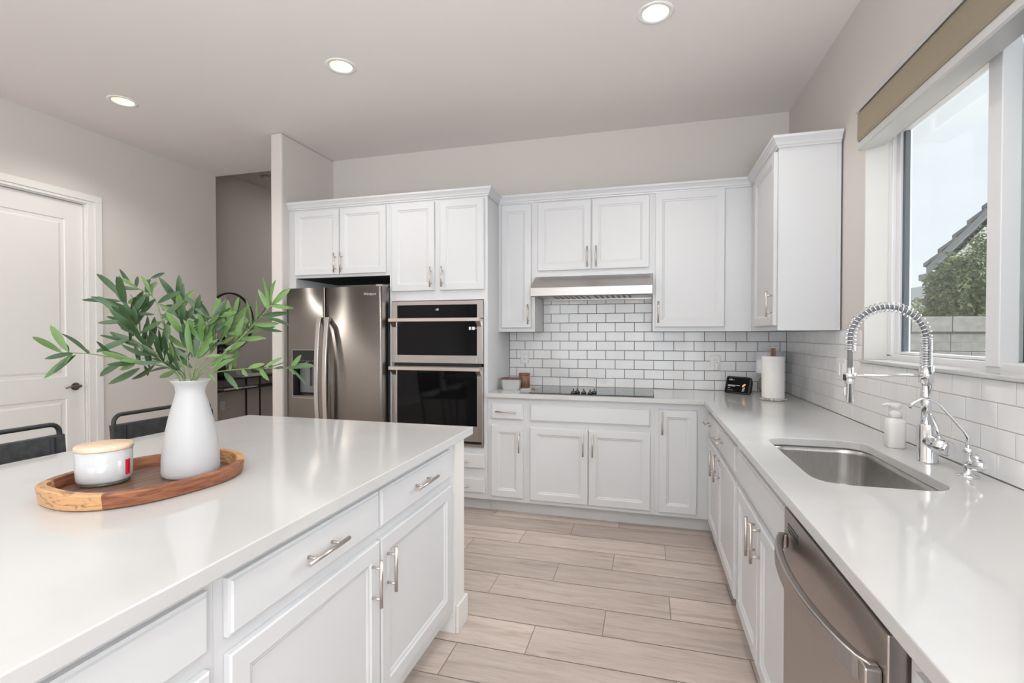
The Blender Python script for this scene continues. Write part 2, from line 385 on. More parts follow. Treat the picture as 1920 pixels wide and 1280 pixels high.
emit('door_slab', mb, M_trim, d)
mb = MB()
mb.box(XL - .11, XL, DY1, DY1 + .02, 0, DZ + .02); mb.box(XL - .11, XL, DY0 - .02, DY0, 0, DZ + .02); mb.box(XL - .11, XL, DY0, DY1, DZ, DZ + .02)
mb.box(XL - .022 - .06, XL - .0591, DY1 - .012, DY1, 0, DZ)
emit('door_jamb', mb, M_trim, d)
mb = MB()
for (ya, yb) in ((DY1 + .008, DY1 + .115), (DY0 - .115, DY0 - .008)):
    mb.box(XL, XL + .016, ya, yb, 0, DZ + .008); 
mb.box(XL, XL + .016, DY0 - .115, DY1 + .115, DZ + .008, DZ + .085)
mb.box(XL + .016, XL + .024, DY1 + .06, DY1 + .115, 0, DZ + .03); mb.box(XL + .016, XL + .024, DY0 - .115, DY1 + .115, DZ + .03, DZ + .085)
emit('door_casing', mb, M_trim, d, bevel=.003)
mb = MB()
ly, lz = -1.262, .934
mb.tube([(xf, ly, lz), (xf + .008, ly, lz)], .031, 24); mb.tube([(xf + .008, ly, lz), (xf + .05, ly, lz)], .011, 12)
mb.tube([(xf + .05, ly + .012, lz + .004), (xf + .052, ly - .02, lz + .004), (xf + .05, ly - .06, lz + .006), (xf + .046, ly - .095, lz - .003)], [.011, .011, .008, .007], 10)
emit('door_handle', mb, M_bronze, d)

# ------------------------------------------------------------------ kitchen window
w = struct_root('window_1', (.1, -2.1, WZ0), 'white vinyl sliding window above the sink')
mb = MB()
FX0, FX1 = .105, .185
mb.box(FX0, FX1, WY1 - .045, WY1, WZ0 + .03, WZ1); mb.box(FX0, FX1, WY0, WY0 + .045, WZ0 + .03, WZ1); mb.box(FX0, FX1, WY0, WY1, WZ0 + .0, WZ0 + .042); mb.box(FX0, FX1, WY0, WY1, WZ1 - .045, WZ1)
emit('window_frame', mb, M_vinyl, w, bevel=.004)
MY = -2.125
mb = MB()   # sliding sash (far half)
mb.box(.12, .155, WY1 - .085, WY1 - .045, WZ0 + .043, WZ1 - .046); mb.box(.10, .155, MY - .03, MY + .04, WZ0 + .025, WZ1 - .046)
mb.box(.12, .155, MY + .041, WY1 - .086, WZ0 + .043, WZ0 + .055); mb.box(.12, .155, MY + .041, WY1 - .086, WZ1 - .08, WZ1 - .046)
sash = emit('sash', mb, M_vinyl, w, bevel=.003)
mb = MB(); mb.box(.130, .150, WY1 - .108, WY1 - .0865, WZ0 + .056, WZ1 - .081); emit('gasket', mb, M_gasket, sash)
mb = MB(); mb.box(.139, .143, MY + .041, WY1 - .1085, WZ0 + .056, WZ1 - .081); emit('pane', mb, M_glass, sash)
mb = MB()   # fixed sash (near half)
mb.box(.16, .184, MY, MY + .037, WZ0 + .043, WZ1 - .046); mb.box(.16, .184, WY0 + .046, WY0 + .09, WZ0 + .043, WZ1 - .046)
sash2 = emit('sash', mb, M_vinyl, w, bevel=.003)
mb = MB(); mb.box(.170, .174, WY0 + .091, MY - .0005, WZ0 + .043, WZ1 - .046); emit('pane', mb, M_glass, sash2)
mb = MB(); mb.box(.193, .194, WY0 + .05, MY + .06, WZ0 + .03, WZ1 - .05); emit('insect_screen', mb, M_screen, w)
mb = MB(); mb.box(-.014, .1045, WY0 + .001, WY1 - .001, WZ0 - .001, WZ0 + .014); emit('window_sill', mb, M_quartz, w, bevel=.003)
mb = MB(); mb.box(.008, .1045, WY1 - .006, WY1 - .0005, WZ0 + .0145, WZ1); emit('window_jamb', mb, M_trim, w)

# ------------------------------------------------------------------ roller shade above the window
rs = thing('roller_shade', 'tan fabric roller shade rolled up above the sink window', 'window shade', (-.03, -2.2, 2.27))
SY1, SY0 = -1.395, -2.86
mb = MB()
prof = [(.006, 2.436), (-.03, 2.436), (-.042, 2.425), (-.044, 2.30), (-.04, 2.287), (.006, 2.287)]
mb.prism(prof, lambda u, v, dd: (u, dd, v), SY0, SY1); emit('fabric_fascia', mb, M_tan, rs)
mb = MB(); mb.box(.006, -.05, SY0, SY1, 2.4362, 2.452); mb.box(-.052, -.046, SY0, SY1, 2.424, 2.436); emit('head_rail', mb, M_alu, rs, bevel=.002)
mb = MB(); mb.prism([(.004, 2.2868), (-.036, 2.2868), (-.042, 2.25), (-.036, 2.243), (.07, 2.262), (.07, 2.268)], lambda u, v, dd: (u, dd, v), SY0, SY1); emit('bottom_rail', mb, M_alu, rs)

# ------------------------------------------------------------------ backsplash tiles
TP, RH, ZT = .154, .0772, 1.3765
def tiles(label, axis, rows, joints0, clips, group, grout):
    mb = MB(); g = .0017
    def P(u, n, z): return (u, -n, z) if axis == 'y' else (-n, u, z)
    for (zlo, zhi, par, spans) in rows:
        for (ua, ub) in spans:
            k0 = math.floor((ua - joints0 - par * TP / 2) / TP)
            k = k0
            while True:
                a = joints0 + par * TP / 2 + k * TP; b = a + TP; k += 1
                if a >= ub - 1e-4: break
                a, b = max(a, ua), min(b, ub)
                if b - a < .006: continue
                r0 = [P(a + g, -.003, zlo + g), P(b - g, -.003, zlo + g), P(b - g, -.003, zhi - g), P(a + g, -.003, zhi - g)]
                r1 = [P(a + g, .0, zlo + g), P(b - g, .0, zlo + g), P(b - g, .0, zhi - g), P(a + g, .0, zhi - g)]
                c = .0012
                r2 = [P(a + g + c, .001, zlo + g + c), P(b - g - c, .001, zlo + g + c), P(b - g - c, .001, zhi - g - c), P(a + g + c, .001, zhi - g - c)]
                mb.rings([r0, r1, r2], cap0=False)
    for (ua, ub, za, zb) in clips:
        if axis == 'y': mb.box(ua, ub, -.0004, .0075, za, zb, mi=1)
        else: mb.box(.0075, -(-.0004), ua, ub, za, zb, mi=1)
    return tag(emit('tile_backsplash', mb, [M_tile, grout]), label, 'backsplash', group)
rows = []
for i in range(6):
    zhi = ZT - i * RH; zlo = zhi - RH
    if i == 5: zlo = .9145
    rows.append((zlo, zhi, i % 2, [(-2.189, -.0012)]))
for i in range(4):
    zlo = ZT + i * RH; rows.append((zlo, zlo + RH, (i + 1) % 2, [(-1.886, -.986)]))
tiles('white subway tile backsplash with dark grout behind the cooktop', 'y', rows, -1.8174, [(-2.189, -.001, .9145, ZT), (-1.886, -.986, ZT, ZT + 4 * RH)], None, M_grout)
rows = []
for i in range(6):
    zhi = ZT - i * RH; zlo = zhi - RH
    if i == 5: zlo = .9145
    if i < 2: sp = [(WY1 + .001, -.0012), (-4.2, WY0 - .001)]
    else: sp = [(-4.2, -.0012)]
    zh2 = zhi
    rows.append((zlo, min(zhi, WZ0 - .0025) if i == 2 else zhi, i % 2, sp))
    if i == 2: rows[-1] = (zlo, WZ0 - .0025, 0, [(WY0, WY1)]); rows.append((zlo, zhi, 0, [(WY1 + .001, -.0012), (-4.2, WY0 - .001)]))
tiles('white subway tile backsplash with pale grout below the window', 'x', rows, -1.483, [(-4.2, -.001, .9145, WZ0 - .003), (WY1 + .001, -.001, WZ0 - .003, ZT), (-4.2, WY0 - .001, WZ0 - .003, ZT)], None, M_grout_l)

# ================================================================== cabinets
def facing(axis, face):
    """returns map (u, n, v) -> xyz ; face is the plane of the face frame, n grows into the room"""
    if axis == '-y': return lambda u, n, v: (u, face - n, v)
    if axis == '-x': return lambda u, n, v: (face - n, u, v)
    if axis == '+x': return lambda u, n, v: (face + n, u, v)
def rr(F, u0, u1, v0, v1, n): return [F(u0, n, v0), F(u1, n, v0), F(u1, n, v1), F(u0, n, v1)]
def panel_door(F, u0, u1, v0, v1, fw=.05):
    mb = MB(); R_ = []
    for i, n in ((0, .0008), (0, .016), (.004, .0195), (fw, .0195), (fw + .006, .0145), (fw + .012, .0135), (fw + .018, .009)):
        R_.append(rr(F, u0 + i, u1 - i, v0 + i, v1 - i, n))
    return mb.rings(R_)
def slab_front(F, u0, u1, v0, v1):
    mb = MB(); R_ = []
    for i, n in ((0, .0008), (0, .013), (.006, .015), (.009, .0195)): R_.append(rr(F, u0 + i, u1 - i, v0 + i, v1 - i, n))
    return mb.rings(R_)
def bar_pull(F, kind, u, v, L=.158, off=.0195):
    mb = MB(); h = L / 2; p = .048; r = .0058; n = off + .031
    if kind == 'v':
        mb.tube([F(u, n, v - h), F(u, n, v + h)], r, 12)
        for q in (-p, p): mb.tube([F(u, off - .001, v + q), F(u, n, v + q)], .0045, 10)
    else:
        mb.tube([F(u - h, n, v), F(u + h, n, v)], r, 12)
        for q in (-p, p): mb.tube([F(u + q, off - .001, v), F(u + q, n, v)], .0045, 10)
    return mb
def fit_fronts(root, F, fronts):
    for f in fronts:
        kind, u0, u1, v0, v1 = f[:5]
        if kind == 'door': o = emit('door', panel_door(F, u0, u1, v0, v1), M_cab, root)
        elif kind == 'drawer': o = emit('drawer', slab_front(F, u0, u1, v0, v1), M_cab, root)
        else: o = emit('false_front', slab_front(F, u0, u1, v0, v1), M_cab, root)
        if len(f) > 5 and f[5]:
            h = f[5]; emit('handle', bar_pull(F, *h), M_nickel, o)
def base_body(root, boxes, toe):
    mb = MB()
    for b in boxes: mb.box(*b)
    emit('carcass', mb, M_cab, root)
    if toe:
        mb = MB(); mb.box(*toe); emit('toe_kick', mb, M_toe, root)

# ---- back run, base
F = facing('-y', -.61)
ZC = .8815
c = thing('base_cabinet', 'narrow white base cabinet beside the oven tower, one drawer over one door', 'cabinet', (-2.03, -.3, 0))
base_body(c, [(-2.188, -1.886, -.61, -.001, .1, ZC)], (-2.188, -1.886, -.54, -.001, 0, .0995))
fit_fronts(c, F, [('drawer', -2.158, -1.91, .719, .838, ('h', -2.035, .779)), ('door', -2.158, -1.91, .133, .674, ('v', -1.935, .56))])
c = thing('base_cabinet', 'wide white base cabinet under the cooktop with two doors', 'cabinet', (-1.43, -.3, 0))
base_body(c, [(-1.8855, -.974, -.61, -.001, .1, ZC)], (-1.8855, -.974, -.54, -.001, 0, .0995))
fit_fronts(c, F, [('false', -1.856, -1.0, .716, .839), ('door', -1.856, -1.431, .129, .671, ('v', -1.463, .563)), ('door', -1.424, -1.0, .129, .671, ('v', -1.395, .563))])
c = thing('base_cabinet', 'white base cabinet in the corner with one tall full-height door', 'cabinet', (-.79, -.3, 0))
base_body(c, [(-.9735, -.6155, -.61, -.001, .1, ZC)], (-.9735, -.556, -.54, -.001, 0, .0995))
fit_fronts(c, F, [('door', -.943, -.695, .128, .838, ('v', -.922, .748))])
# ---- right run, base (fronts face -x)
FRX = -.615
F = facing('-x', FRX)
c = thing('base_cabinet', 'white base cabinet with two drawers over two doors between corner and sink', 'cabinet', (-.3, -1.2, 0))
base_body(c, [(FRX, -.001, -1.738, -.612, .1, ZC)], (-.555, -.001, -1.738, -.545, 0, .0995))
fit_fronts(c, F, [('drawer', -1.105, -.69, .716, .838, ('h', -.80, .779, .15)), ('drawer', -1.70, -1.125, .716, .838, ('h', -1.30, .779, .15)),
                  ('door', -1.15, -.69, .129, .674, ('v', -1.07, .595, .145)), ('door', -1.70, -1.155, .129, .674, ('v', -1.23, .605, .145))])
c = thing('base_cabinet', 'white sink base cabinet with two doors beside the dishwasher', 'cabinet', (-.3, -2.16, 0))
mbx = [(FRX, -.001, -2.588, -1.7385, .1, .66), (FRX, -.60, -2.588, -1.7385, .66, ZC)]
base_body(c, mbx, (-.555, -.001, -2.588, -1.7385, 0, .0995))
fit_fronts(c, F, [('false', -2.565, -1.775, .716, .838), ('door', -2.195, -1.775, .129, .674, ('v', -2.157, .598, .145)), ('door', -2.565, -2.20, .129, .674, ('v', -2.245, .608, .145))])
c = thing('base_cabinet', 'white base cabinet at the near end of the sink counter beyond the dishwasher', 'cabinet', (-.3, -3.7, 0))
base_body(c, [(FRX, -.001, -4.2, -3.2305, .1, ZC)], (-.555, -.001, -4.2, -3.2305, 0, .0995))
fit_fronts(c, F, [('drawer', -3.72, -3.27, .716, .838, ('h', -3.5, .779)), ('drawer', -4.18, -3.74, .716, .838, ('h', -3.95, .779)), ('door', -3.72, -3.27, .129, .674, ('v', -3.69, .56)), ('door', -4.18, -3.73, .129, .674, ('v', -3.77, .56))])
# ---- tall oven tower and fridge surround
F = facing('-y', -.61)
c = thing('oven_cabinet', 'tall white oven cabinet with two upper doors and small lower drawers', 'cabinet', (-2.6, -.3, 0))
mb = MB(); X0, X1 = -3.014, -2.19
for b in ((X0, X0 + .02, -.5899, -.001, .1, 2.43), (X1 - .02, X1, -.5899, -.001, .1, 2.43), (X0 + .0201, X1 - .0201, -.05, -.001, .1, 2.43), (X0 + .0201, X1 - .0201, -.5899, -.0501, 2.40, 2.43), (X0 + .0201, X1 - .0201, -.5899, -.0501, 1.63, 1.65), (X0 + .0201, X1 - .0201, -.5899, -.0501, .47, .49),
          (X0, X1, -.61, -.59, 1.622, 2.43), (X0, X1, -.61, -.59, .1, .492), (X0, X0 + .016, -.61, -.59, .4921, 1.6219), (X1 - .03, X1, -.61, -.59, .4921, 1.6219)): mb.box(*b)
emit('carcass', mb, M_cab, c)
mb = MB(); mb.box(X0, X1, -.54, -.52, 0, .0995); emit('toe_kick', mb, M_toe, c)
fit_fronts(c, F, [('door', -2.990, -2.622, 1.697, 2.388, ('v', -2.645, 1.80)), ('door', -2.574, -2.216, 1.697, 2.388, ('v', -2.55, 1.80)),
                  ('drawer', -2.592, -2.212, .333, .445, ('h', -2.405, .389)), ('drawer', -2.592, -2.212, .145, .258, ('h', -2.405, .2)), ('drawer', -2.985, -2.605, .333, .445, ('h', -2.795, .389)), ('drawer', -2.985, -2.605, .145, .258, ('h', -2.795, .2))])
c = thing('wall_cabinet', 'deep white two-door cabinet above the refrigerator with side panel', 'cabinet', (-3.46, -.3, 1.83))
mb = MB()
mb.box(-3.969, -3.902, -.61, -.001, 0, 2.43); mb.box(-3.902, -3.0145, -.61, -.001, 1.83, 2.43)
emit('carcass', mb, M_cab, c)
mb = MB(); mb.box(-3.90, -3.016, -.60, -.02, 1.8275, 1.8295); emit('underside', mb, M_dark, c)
fit_fronts(c, F, [('door', -3.902, -3.474, 1.851, 2.39, ('v', -3.50, 1.945)), ('door', -3.466, -3.043, 1.851, 2.39, ('v', -3.44, 1.945))])
# ---- wall cabinets on the back wall
F = facing('-y', -.33)
c = thing('wall_cabinet', 'narrow white wall cabinet with one tall door left of the range hood', 'cabinet', (-2.04, -.16, 1.372))
mb = MB(); mb.box(-2.189, -1.887, -.33, -.001, 1.3775, 2.43); emit('carcass', mb, M_cab, c)
fit_fronts(c, F, [('door', -2.158, -1.914, 1.408, 2.389, ('v', -1.935, 1.515))])
c = thing('wall_cabinet', 'white two-door wall cabinet above the range hood', 'cabinet', (-1.43, -.16, 1.81))
mb = MB(); mb.box(-1.8865, -.985, -.33, -.001, 1.81, 2.43); emit('carcass', mb, M_cab, c)
fit_fronts(c, F, [('door', -1.86, -1.443, 1.857, 2.393, ('v', -1.468, 1.95)), ('door', -1.434, -1.01, 1.857, 2.395, ('v', -1.40, 1.95))])
c = thing('wall_cabinet', 'white wall cabinet in the back corner with one very wide door', 'cabinet', (-.66, -.16, 1.372))
mb = MB(); mb.box(-.9845, -.001, -.33, -.001, 1.3775, 2.43); emit('carcass', mb, M_cab, c)
fit_fronts(c, F, [('door', -.968, -.488, 1.41, 2.402, ('v', -.945, 1.52))])
F = facing('-x', -.31)
c = thing('wall_cabinet', 'white wall cabinet beside the window with its side panel facing out', 'cabinet', (-.16, -.7, 1.372))
mb = MB(); mb.box(-.31, -.001, -1.07, -.3305, 1.3775, 2.43); mb.box(-.002, -.02, -1.073, -1.07, 1.3775, 2.40); emit('carcass', mb, M_cab, c)
fit_fronts(c, F, [('door', -1.045, -.50, 1.405, 2.392, ('v', -1.02, 1.53, .15))])
# crown moulding round all the tops (profile: out, up)
def crown():
    mb = MB()
    path = [(-3.969, -.612), (-2.188, -.612), (-2.188, -.332), (-.312, -.332), (-.312, -1.072), (-.003, -1.072)]
    prof = [(.0, 2.404), (.006, 2.404), (.008, 2.414), (.014, 2.418), (.018, 2.43), (.03, 2.446), (.036, 2.452), (.036, 2.466), (.0, 2.466)]
    n = len(path); R_ = []
    for i, p in enumerate(path):
        def nrm(a, b):
            dx, dy = b[0] - a[0], b[1] - a[1]; l = math.hypot(dx, dy); return (dy / l, -dx / l)
        if i == 0: m_ = nrm(path[0], path[1])
        elif i == n - 1: m_ = nrm(path[-2], path[-1])
        else:
            a, b = nrm(path[i - 1], p), nrm(p, path[i + 1]); k = 1 + a[0] * b[0] + a[1] * b[1]; m_ = ((a[0] + b[0]) / k, (a[1] + b[1]) / k)
        R_.append([(p[0] + m_[0] * o, p[1] + m_[1] * o, z) for o, z in prof])
    mb.rings(R_)
    return struct('trim_1', mb, M_cab, label='white crown moulding along the cabinet tops')
crown()

# ================================================================== countertops
def plate(mb, outer, hole, z0, z1):
    for z, flip in ((z1, False), (z0, True)):
        ov = [mb.bm.verts.new((x, y, z)) for x, y in outer]; ed = [mb.bm.edges.new((ov[i], ov[(i + 1) % len(ov)])) for i in range(len(ov))]
        hv = []
        if hole:
            hv = [mb.bm.verts.new((x, y, z)) for x, y in hole]; ed += [mb.bm.edges.new((hv[i], hv[(i + 1) % len(hv)])) for i in range(len(hv))]
        bmesh.ops.triangle_fill(mb.bm, use_beauty=True, use_dissolve=False, edges=ed)
        if not flip: top = (ov, hv)
        else: bot = (ov, hv)
    for a, b in zip(top, bot):
        n = len(a)
        for i in range(n): mb.bm.faces.new((a[i], a[(i + 1) % n], b[(i + 1) % n], b[i]))
def rrect(x0, x1, y0, y1, r, n=8):
    o = []
    for cx, cy, a0 in ((x1 - r, y1 - r, 0), (x0 + r, y1 - r, 90), (x0 + r, y0 + r, 180), (x1 - r, y0 + r, 270)):
        for k in range(n + 1):
            a = math.radians(a0 + 90 * k / n); o.append((cx + r * math.cos(a), cy + r * math.sin(a)))
    return o
SK = (-.535, -.178, -2.515, -1.832)
mb = MB()
plate(mb, [(-2.187, -.0015), (-2.187, -.65), (-.655, -.65), (-.655, -4.22), (-.0015, -4.22), (-.0015, -.0015)], rrect(*SK, .085), .8825, .914)
tag(emit('countertop', mb, M_quartz, bevel=.003), 'white quartz L-shaped countertop with the sink cut into it', 'countertop')
# undermount sink
s = thing('kitchen_sink', 'stainless steel undermount single-bowl sink', 'sink', (-.355, -2.17, .68))
mb = MB(); R_ = []
for off, z in ((.022, .8815), (-.004, .8815), (-.003, .86), (.002, .74), (.012, .705), (.04, .69), (.10, .684)):
    q = rrect(SK[0] - off if off > .015 and False else SK[0] + (-.018 if off == .022 else off if off > 0 else off), SK[1] - (-.018 if off == .022 else off), SK[2] + (-.018 if off == .022 else off), SK[3] - (-.018 if off == .022 else off), .085 if off < .05 else .05)
    R_.append([(x, y, z) for x, y in q])
mb.rings(R_, cap0=False, smooth=True); emit('bowl', mb, M_sink, s)
mb = MB(); mb.lathe((-.355, -2.17, .684), [(.0, .004), (.028, .004), (.03, .002), (.05, .0035), (.056, .001)], 28); emit('drain', mb, M_chrome, s)

# ---- island
c = thing('island_cabinet', 'white island cabinet pair with two drawers over two doors nearest the cooktop aisle end', 'cabinet', (-2.2, -2.75, 0))
FI = facing('+x', -1.868)
base_body(c, [(-2.85, -1.868, -3.362, -2.094, .1, .8775)], (-2.85, -1.945, -3.362, -2.094, 0, .0995))
fit_fronts(c, FI, [('drawer', -2.742, -2.15, .727, .85, ('h', -2.449, .794, .172)), ('drawer', -3.338, -2.752, .727, .85, ('h', -3.05, .79, .168)),
                   ('door', -2.742, -2.15, .155, .692, ('v', -2.705, .582, .148)), ('door', -3.338, -2.752, .155, .692, ('v', -2.799, .578, .148))])
c = thing('island_cabinet', 'white island cabinet at the near end, cut off by the bottom left picture corner', 'cabinet', (-2.2, -3.85, 0))
base_body(c, [(-2.85, -1.868, -4.30, -3.3625, .1, .8775)], (-2.85, -1.945, -4.30, -3.3625, 0, .0995))
fit_fronts(c, FI, [('false', -4.27, -3.386, .727, .85), ('door', -4.27, -3.386, .155, .692)])
c = thing('island_end_wall', 'cream painted island end wall with square baseboard', 'half wall', (-2.3, -2.04, 0))
mb = MB(); mb.box(-2.85, -1.856, -2.0935, -1.985, 0, .8775); emit('wall_panel', mb, M_post, c)
mb = MB()
mb.box(-1.8555, -1.841, -2.0935, -1.97, 0, .125); mb.box(-2.865, -1.8556, -1.9845, -1.97, 0, .125)
mb.box(-2.865, -2.8505, -2.0935, -1.9845, 0, .125)
emit('baseboard', mb, M_trim, c, bevel=.003)
mb = MB(); mb.box(-3.126, -1.824, -4.36, -1.946, .878, .914)
tag(emit('island_countertop', mb, M_quartz, bevel=.003), 'white quartz island countertop under the wooden tray', 'countertop')

# ================================================================== appliances
# ---- refrigerator
fr = thing('refrigerator', 'dark stainless side-by-side refrigerator with ice dispenser', 'refrigerator', (-3.455, -.4, 0))
mb = MB(); mb.box(-3.885, -3.02, -.63, -.06, .02, 1.715); emit('body', mb, simple('dark_grey_fridge_side', (.11, .105, .10), .45), fr)
def fr_door(x0, x1, hole=None):
    mb = MB(); n = 16; zs = [.03, 1.732]
    # softly bowed front
    def yf(x): t = (x - (x0 + x1) / 2) / ((x1 - x0) / 2); return -.74 + .006 * t * t
    xs = [x0 + (x1 - x0) * i / n for i in range(n + 1)]
    if hole:
        hx0, hx1, hz0, hz1 = hole; xs = sorted([x for x in xs if abs(x - hx0) > .012 and abs(x - hx1) > .012] + [hx0, hx1]); zs = [.03, hz0, hz1, 1.732]
    cols = [[mb.bm.verts.new((x, yf(x), z)) for z in zs] for x in xs]
    for i in range(len(xs) - 1):
        for j in range(len(zs) - 1):
            if hole and hx0 - 1e-6 <= xs[i] and xs[i + 1] <= hx1 + 1e-6 and j == 1: continue
            f = mb.bm.faces.new((cols[i][j], cols[i + 1][j], cols[i + 1][j + 1], cols[i][j + 1])); f.smooth = True
    for j in range(len(zs) - 1):
        for cc in (cols[0], cols[-1]):
            a, b = cc[j], cc[j + 1]
            mb.bm.faces.new((a, b, mb.bm.verts.new((b.co.x, -.635, b.co.z)), mb.bm.verts.new((a.co.x, -.635, a.co.z))))
    for jj in (0, -1):
        tv = [q[jj] for q in cols]; z = tv[0].co.z
        mb.bm.faces.new(tv + [mb.bm.verts.new((x1, -.635, z)), mb.bm.verts.new((x0, -.635, z))])
    return mb
HX = (-3.832, -3.60, .842, 1.226)
d1 = emit('freezer_door', fr_door(-3.893, -3.528, HX), M_steel_v, fr)
d2 = emit('fridge_door', fr_door(-3.518, -3.012), M_steel_v, fr)
def bow_handle(x, side):
    mb = MB(); P_ = []
    for i in range(21):
        t = i / 20; z = 1.49 - t * 1.02; b = math.sin(PI * t); P_.append((x, -.765 - .045 * b ** .7, z))
    for a in range(1):
        prev = None
    rg = []
    for (px_, py_, pz_) in P_: rg.append([(px_ - .017, py_ - .009, pz_), (px_ + .017, py_ - .009, pz_), (px_ + .019, py_ + .006, pz_), (px_ - .019, py_ + .006, pz_)])
    mb.rings(rg)
    for z in (1.475, .485): mb.box(x - .015, x + .015, -.775, -.737, z - .018, z + .018, .004)
    return mb
emit('handle', bow_handle(-3.558, 1), M_handle_steel, d1, bevel=.003); emit('handle', bow_handle(-3.483, -1), M_handle_steel, d2, bevel=.003)
disp = MB(); hx0, hx1, hz0, hz1 = HX
disp.box(hx0, hx1, -.66, -.655, hz0, hz1); disp.box(hx0, hx0 + .004, -.737, -.66, hz0, hz1); disp.box(hx1 - .004, hx1, -.737, -.66, hz0, hz1)
disp.box(hx0 + .004, hx1 - .004, -.739, -.66, 1.125, hz1)
do = emit('ice_dispenser', disp, M_black, fr)
mb = MB(); mb.box(hx0 + .02, hx1 - .02, -.678, -.661, .875, 1.105); mb.box(-3.735, -3.70, -.70, -.679, .93, 1.10); emit('paddle', mb, simple('grey_dispenser_plastic', (.22, .22, .23), .35, .5), do)
mb = MB(); mb.box(hx0, hx1, -.744, -.656, hz0 - .002, hz0 + .014); emit('drip_tray', mb, M_steel_v, do)
mb = MB()
for a, b, c0, c1 in ((hx0 - .006, hx1 + .006, hz0 - .008, hz0 - .002), (hx0 - .006, hx1 + .006, hz1, hz1 + .006), (hx0 - .006, hx0, hz0 - .002, hz1), (hx1, hx1 + .006, hz0 - .002, hz1)): mb.box(a, b, -.7435, -.7365, c0, c1)
emit('bezel', mb, M_steel, do)
mb = MB()
for k in range(10): mb.lathe((-3.81 + k * .021, -.742, 1.14), [(.0, .003), (.004, .003), (.004, -.003), (.0, -.003)], 8)
emit('buttons', mb, simple('grey_button_icons', (.25, .25, .25), .5), do)
mb = MB(); mb.box(-3.075, -3.025, -.72, -.56, 1.7325, 1.748); emit('hinge_cover', mb, M_steel, fr)

def text_part(name, body, size, loc, rot, mat, parent, extrude=.0004):
    cu = bpy.data.curves.new('lettering', 'FONT'); cu.body = body; cu.size = size; cu.extrude = extrude; cu.align_x = 'CENTER'; cu.align_y = 'CENTER'
    tmp = bpy.data.objects.new('tmp_lettering', cu); COL.objects.link(tmp)
    bpy.context.view_layer.update()
    me = bpy.data.meshes.new_from_object(tmp.evaluated_get(bpy.context.evaluated_depsgraph_get()))
    bpy.data.objects.remove(tmp)
    me.name = name; me.materials.clear(); me.materials.append(mat)
    o = bpy.data.objects.new(name, me); COL.objects.link(o)
    root = parent
    while root.parent is not None: root = root.parent
    o.parent = parent; o.location = Vector(loc) - OFF.get(root.as_pointer(), Vector((0, 0, 0))); o.rotation_euler = rot
    return o
text_part('lettering', 'Whirlpool', .026, (-3.118, -.7395, 1.672), (PI / 2, 0, 0), simple('silver_lettering', (.75, .75, .75), .3, .6), d2)

# ---- wall oven and microwave
ov = thing('wall_oven', 'stainless microwave and wall oven stack built into the white tower', 'oven', (-2.6, -.5, .5))
OX0, OX1 = -2.982, -2.222
mb = MB(); mb.box(OX0 + .03, OX1 - .03, -.588, -.1, .50, 1.60); emit('housing', mb, M_dark, ov)
def frame(mb, x0, x1, z0, z1, fx, fzb, fzt, y0, y1):
    mb.box(x0, x0 + fx, y0, y1, z0, z1); mb.box(x1 - fx, x1, y0, y1, z0, z1); mb.box(x0 + fx, x1 - fx, y0, y1, z0, z0 + fzb); mb.box(x0 + fx, x1 - fx, y0, y1, z1 - fzt, z1)
mb = MB(); frame(mb, OX0, OX1, 1.478, 1.615, .045, .004, .03, -.635, -.6105); emit('trim_frame', mb, M_steel, ov)
mb = MB(); mb.box(OX0 + .046, OX1 - .046, -.628, -.6105, 1.483, 1.584); cp = emit('control_panel', mb, M_blackglass, ov)
text_part('clock_digits', '-:20', .02, (-2.60, -.6285, 1.548), (PI / 2, 0, 0), M_digit, cp)
def oven_door(z0, z1, fb, ft, nm):
    mb = MB(); frame(mb, OX0, OX1, z0, z1, .045, fb, ft, -.64, -.6105); o = emit(nm, mb, M_steel, ov, bevel=.002)
    mb = MB(); mb.box(OX0 + .0455, OX1 - .0455, -.632, -.611, z0 + fb + .0005, z1 - ft - .0005); emit('glass', mb, M_blackglass, o)
    return o
def oven_handle(z, par):
    mb = MB(); h = .0125
    mb.rings([[(x, -.705, z - h), (x, -.675, z - h + .003), (x, -.675, z + h), (x, -.705, z + h)] for x in (OX0 + .004, OX1 - .004)])
    for x0 in (OX0 + .006, OX1 - .04):
        mb.prism([(-.69, z + h - .004), (-.69, z - h), (-.64, z - .055), (-.64, z - .02), (-.672, z + h - .004)], lambda u, v, dd: (dd, u, v), x0, x0 + .034)
    emit('handle', mb, simple('warm_satin_steel', (.62, .55, .51), .3, 1), par)
md = oven_door(1.132, 1.474, .062, .01, 'microwave_door'); oven_handle(1.468, md)
for a, b in ((-2.333, -2.318), (-2.31, -2.285), (-2.261, -2.239)):
    mb = MB(); mb.box(a, b, -.6332, -.632, 1.39, 1.413); emit('sticker', mb, M_white, md)
mb = MB(); mb.box(-2.281, -2.265, -.6331, -.632, 1.399, 1.405); emit('sticker', mb, simple('red_brown_print', (.45, .16, .11), .5), md)
mb = MB(); mb.box(OX0 + .02, OX1 - .012, -.625, -.6105, 1.112, 1.131); emit('vent_strip', mb, M_black, ov)
ld = oven_door(.538, 1.108, .115, .012, 'oven_door'); oven_handle(1.092, ld)
mb = MB(); mb.box(OX0, OX1, -.63, -.6105, .496, .516); mb.box(OX1 - .012, OX1, -.63, -.6105, .516, .5375); emit('lower_trim', mb, M_steel, ov)
mb = MB(); mb.box(OX0, OX1 - .0125, -.617, -.6105, .5165, .5375); emit('vent_strip', mb, M_black, ov)

